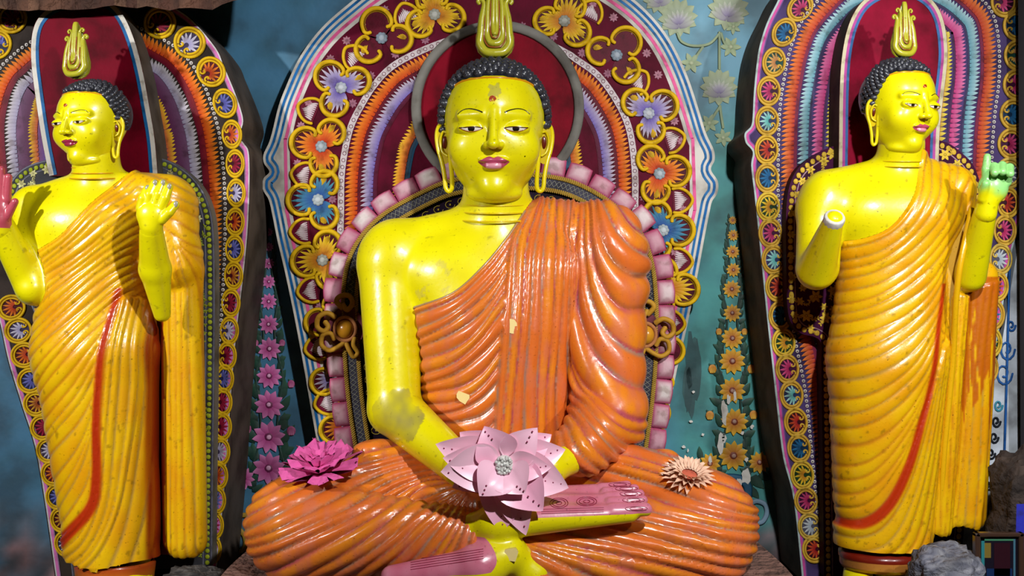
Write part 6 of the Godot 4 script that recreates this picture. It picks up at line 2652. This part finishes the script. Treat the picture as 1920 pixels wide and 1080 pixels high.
	for i in cols:
		cu.quad(i * 2, i * 2 + 1, i * 2 + 3, i * 2 + 2)
	single("curtain", "black curtain hanging beside the violet arch", "curtain", cu, M.cloth)
	# framed print leaning at the foot
	var fr := thing("framed_picture", "small dark wooden framed print with a shimmering border, leaning on the rock", "picture", P(1872, 1085, 0.86))
	var z := 0.86
	for q in [[1826, 998, 1918, 1006, "side"], [1826, 998, 1836, 1095, ""], [1908, 998, 1918, 1095, ""], [1826, 1086, 1918, 1096, ""]]:
		var b := MB.new()
		var a1 := P(q[0], q[3], z)
		var a2 := P(q[2], q[1], z)
		b.chamfer_box(Vector3(a1.x, a1.y, z - 0.012), Vector3(a2.x, a2.y, z + 0.012), 0.003, hexc("3a2a22"))
		part("frame_bar", b, M.enamel, fr)
	var pic := MB.new()
	var corner := [P(1834, 1004, z), P(1910, 1004, z), P(1910, 1090, z), P(1834, 1090, z)]
	pic.flat_quad(corner[0], corner[1], corner[2], corner[3], hexc("191620"))
	for l in [[1840, 1010, 1846, 1086, "2a6a70"], [1840, 1010, 1900, 1014, "3a6a50"], [1900, 1010, 1904, 1086, "3a5a6a"], [1846, 1018, 1858, 1046, "6a5a2a"], [1864, 1018, 1894, 1080, "2a141c"], [1850, 1066, 1898, 1086, "16284a"]]:
		var a1 := P(l[0], l[3], z + 0.001)
		var a2 := P(l[2], l[1], z + 0.001)
		pic.flat_quad(Vector3(a1.x, a2.y, z + 0.001), Vector3(a2.x, a2.y, z + 0.001), Vector3(a2.x, a1.y, z + 0.001), Vector3(a1.x, a1.y, z + 0.001), hexc(l[4]))
	part("print", pic, M.enamel, fr, "dark print with a cyan and green border")
	var bc := MB.new()
	for i in 9:
		var u := i / 8.0
		for j in 2:
			var p := P(lerpf(1906, 1990, u) + (0 if j == 0 else -2), 925.0 + 20.0 * (1.0 - u) if j == 0 else 1036.0 + 6.0 * sin(u * 9.0), 0.80)
			bc.vert(Vector3(p.x, p.y, 0.80 + 0.02 * sin(u * 16.0)), Vector3(-cos(u * 16.0) * 0.5, 0, 1).normalized(), hexc("1a22a0"))
	for i in 8:
		bc.quad(i * 2, i * 2 + 1, i * 2 + 3, i * 2 + 2)
	single("blue_cloth", "scrap of bright blue cloth above the framed print", "cloth", bc, M.cloth)


func _ready() -> void:
	materials()
	setup_view()
	nz.seed = 7
	nz.frequency = 0.1
	nz.fractal_octaves = 3
	# the sculpted surfaces are worked out side by side
	var work := [Thread.new(), Thread.new(), Thread.new(), Thread.new()]
	work[0].start(calc_seated)
	work[1].start(calc_legs)
	work[2].start(calc_left)
	work[3].start(calc_right)
	setting()
	left_arch()
	right_arch()
	centre_arch()
	murals()
	odds()
	make_head()

	var got := []
	for w in work:
		got.append(w.wait_to_finish())

	seated(got[0], got[1])
	standing_left(got[2])
	standing_right(got[3])
	flowers()


func setup_view() -> void:
	var cam := Camera3D.new()
	cam.name = "camera"
	cam.position = Vector3(0, 0, CAMZ)
	cam.fov = rad_to_deg(2.0 * atan(540.0 / FOCAL))
	cam.near = 0.05
	cam.far = 40.0
	add_child(cam)
	var env := Environment.new()
	env.background_mode = Environment.BG_COLOR
	env.background_color = Color(0.02, 0.02, 0.025)
	env.tonemap_mode = Environment.TONE_MAPPER_LINEAR
	env.tonemap_exposure = 1.0
	env.sdfgi_enabled = true
	env.ssao_enabled = true
	env.ssil_enabled = true
	var we := WorldEnvironment.new()
	we.name = "environment"
	we.environment = env
	add_child(we)
	lamp("flood_lamp", Vector3(0.85, 1.4, 3.3), Vector3(0.1, -0.3, 0.35), 9.3, 40.0, "black flood lamp on the middle stand, aimed at the seated statue")
	lamp("flood_lamp", Vector3(2.3, 1.3, 3.2), Vector3(1.4, 0.0, 0.4), 5.6, 27.0, "black flood lamp aimed at the statue with the broken forearm")
	lamp("flood_lamp", Vector3(-3.0, 1.15, 3.2), Vector3(-1.4, 0.1, 0.4), 11.5, 23.0, "black flood lamp aimed at the statue with grey nails")


func lamp(called: String, at: Vector3, to: Vector3, energy: float, angle: float, label: String) -> void:
	var root := thing(called, label, "lamp", at, "flood lamps lighting the shrine")
	var dir := (to - at).normalized()
	var b := Basis.looking_at(dir, Vector3.UP)
	var l := SpotLight3D.new()
	l.name = "light"
	l.position = dir * 0.03
	l.basis = b
	l.light_energy = energy
	l.light_size = 0.05
	l.spot_range = 12.0
	l.spot_attenuation = 2.0
	l.spot_angle = angle
	l.spot_angle_attenuation = 0.6
	l.shadow_enabled = true
	root.add_child(l)
	var h := MB.new()
	h.lathe(Vector3.ZERO, PackedVector2Array([Vector2(0.0, -0.16), Vector2(0.05, -0.16), Vector2(0.07, -0.12), Vector2(0.09, 0.0), Vector2(0.094, 0.0), Vector2(0.085, -0.005)]), PackedColorArray([Color(0.03, 0.03, 0.03)]), 20, b * Basis(Vector3.RIGHT, -PI / 2))
	put("housing", h.mesh(), M.enamel, root, Transform3D())
	var g := MB.new()
	g.lathe(Vector3.ZERO, PackedVector2Array([Vector2(0.0, 0.0), Vector2(0.085, -0.002)]), PackedColorArray([Color(1, 1, 1)]), 20, b * Basis(Vector3.RIGHT, -PI / 2))
	var gm := StandardMaterial3D.new()
	gm.resource_name = "lamp glass"
	gm.emission_enabled = true
	gm.emission = Color(1, 0.98, 0.94)
	gm.emission_energy_multiplier = 2.0
	put("lamp_glass", g.mesh(), gm, root, Transform3D())
	var st := MB.new()
	st.tube(PackedVector3Array([Vector3(0, -0.05, 0) - dir * 0.1, Vector3(0, -0.3, 0) - dir * 0.12, Vector3(0, -1.9 - at.y, 0) - dir * 0.12]), PackedFloat32Array([0.015]), PackedColorArray([Color(0.05, 0.05, 0.05)]), 8)
	put("stand", st.mesh(), M.enamel, root, Transform3D())


func setting() -> void:
	var w := MB.new()
	w.box(Vector3(-3.8, -1.9, -0.25), Vector3(3.8, 2.4, -0.012), hexc("3f7088"))
	var nx := 150
	var ny := 84
	for j in ny + 1:
		for i in nx + 1:
			var x := lerpf(-3.8, 3.8, float(i) / nx)
			var y := lerpf(-1.9, 2.4, float(j) / ny)
			var g := nz.get_noise_2d(x * 22.0, y * 22.0)
			var g2 := nz.get_noise_2d(x * 75.0 + 50.0, y * 75.0)
			var c := hexc("3c7192").lerp(hexc("4a9a98"), smoothstep(0.35, 0.75, x + g * 0.15))
			c = c.lerp(hexc("6a9cb2"), smoothstep(0.35, 0.85, y + g * 0.3) * smoothstep(0.2, 0.6, x))
			c = c.lerp(hexc("2f5f72"), clampf(g2 * 0.9, 0.0, 0.45))
			# bare and stained plaster near the foot of the wall
			var low := smoothstep(-0.72, -0.98, y + g * 0.12)
			c = c.lerp(hexc("4f4a50").lerp(hexc("9a7478"), clampf(0.5 + g2 * 1.8, 0.0, 1.0)), low * clampf(0.6 + g * 2.0, 0.0, 1.0))
			w.vert(Vector3(x, y, 0.0), Vector3(0, 0, 1), c)
	var f0 := w.v.size() - (nx + 1) * (ny + 1)
	for j in ny:
		for i in nx:
			var q := f0 + j * (nx + 1) + i
			w.quad(q, q + 1, q + nx + 2, q + nx + 1)
	structure("wall_back", w, M.mural)
	for e in [-1, 1]:
		var sw := MB.new()
		sw.box(Vector3(3.6 if e > 0 else -3.85, -1.9, 0.0), Vector3(3.85 if e > 0 else -3.6, 2.4, 6.0), hexc("d6d0c6"))
		structure("wall_right" if e > 0 else "wall_left", sw, M.plaster)
	var fw := MB.new()
	fw.box(Vector3(-3.85, -1.9, 6.0), Vector3(3.85, 2.4, 6.25), hexc("d6d0c6"))
	structure("wall_front", fw, M.plaster)
	var fl := MB.new()
	fl.box(Vector3(-3.85, -2.1, -0.25), Vector3(3.85, -1.9, 6.25), hexc("b0a498"))
	structure("floor", fl, M.plaster)
	var ce := MB.new()
	ce.box(Vector3(-3.85, 2.4, -0.25), Vector3(3.85, 2.6, 6.25), hexc("ccc6bc"))
	structure("ceiling", ce, M.plaster)
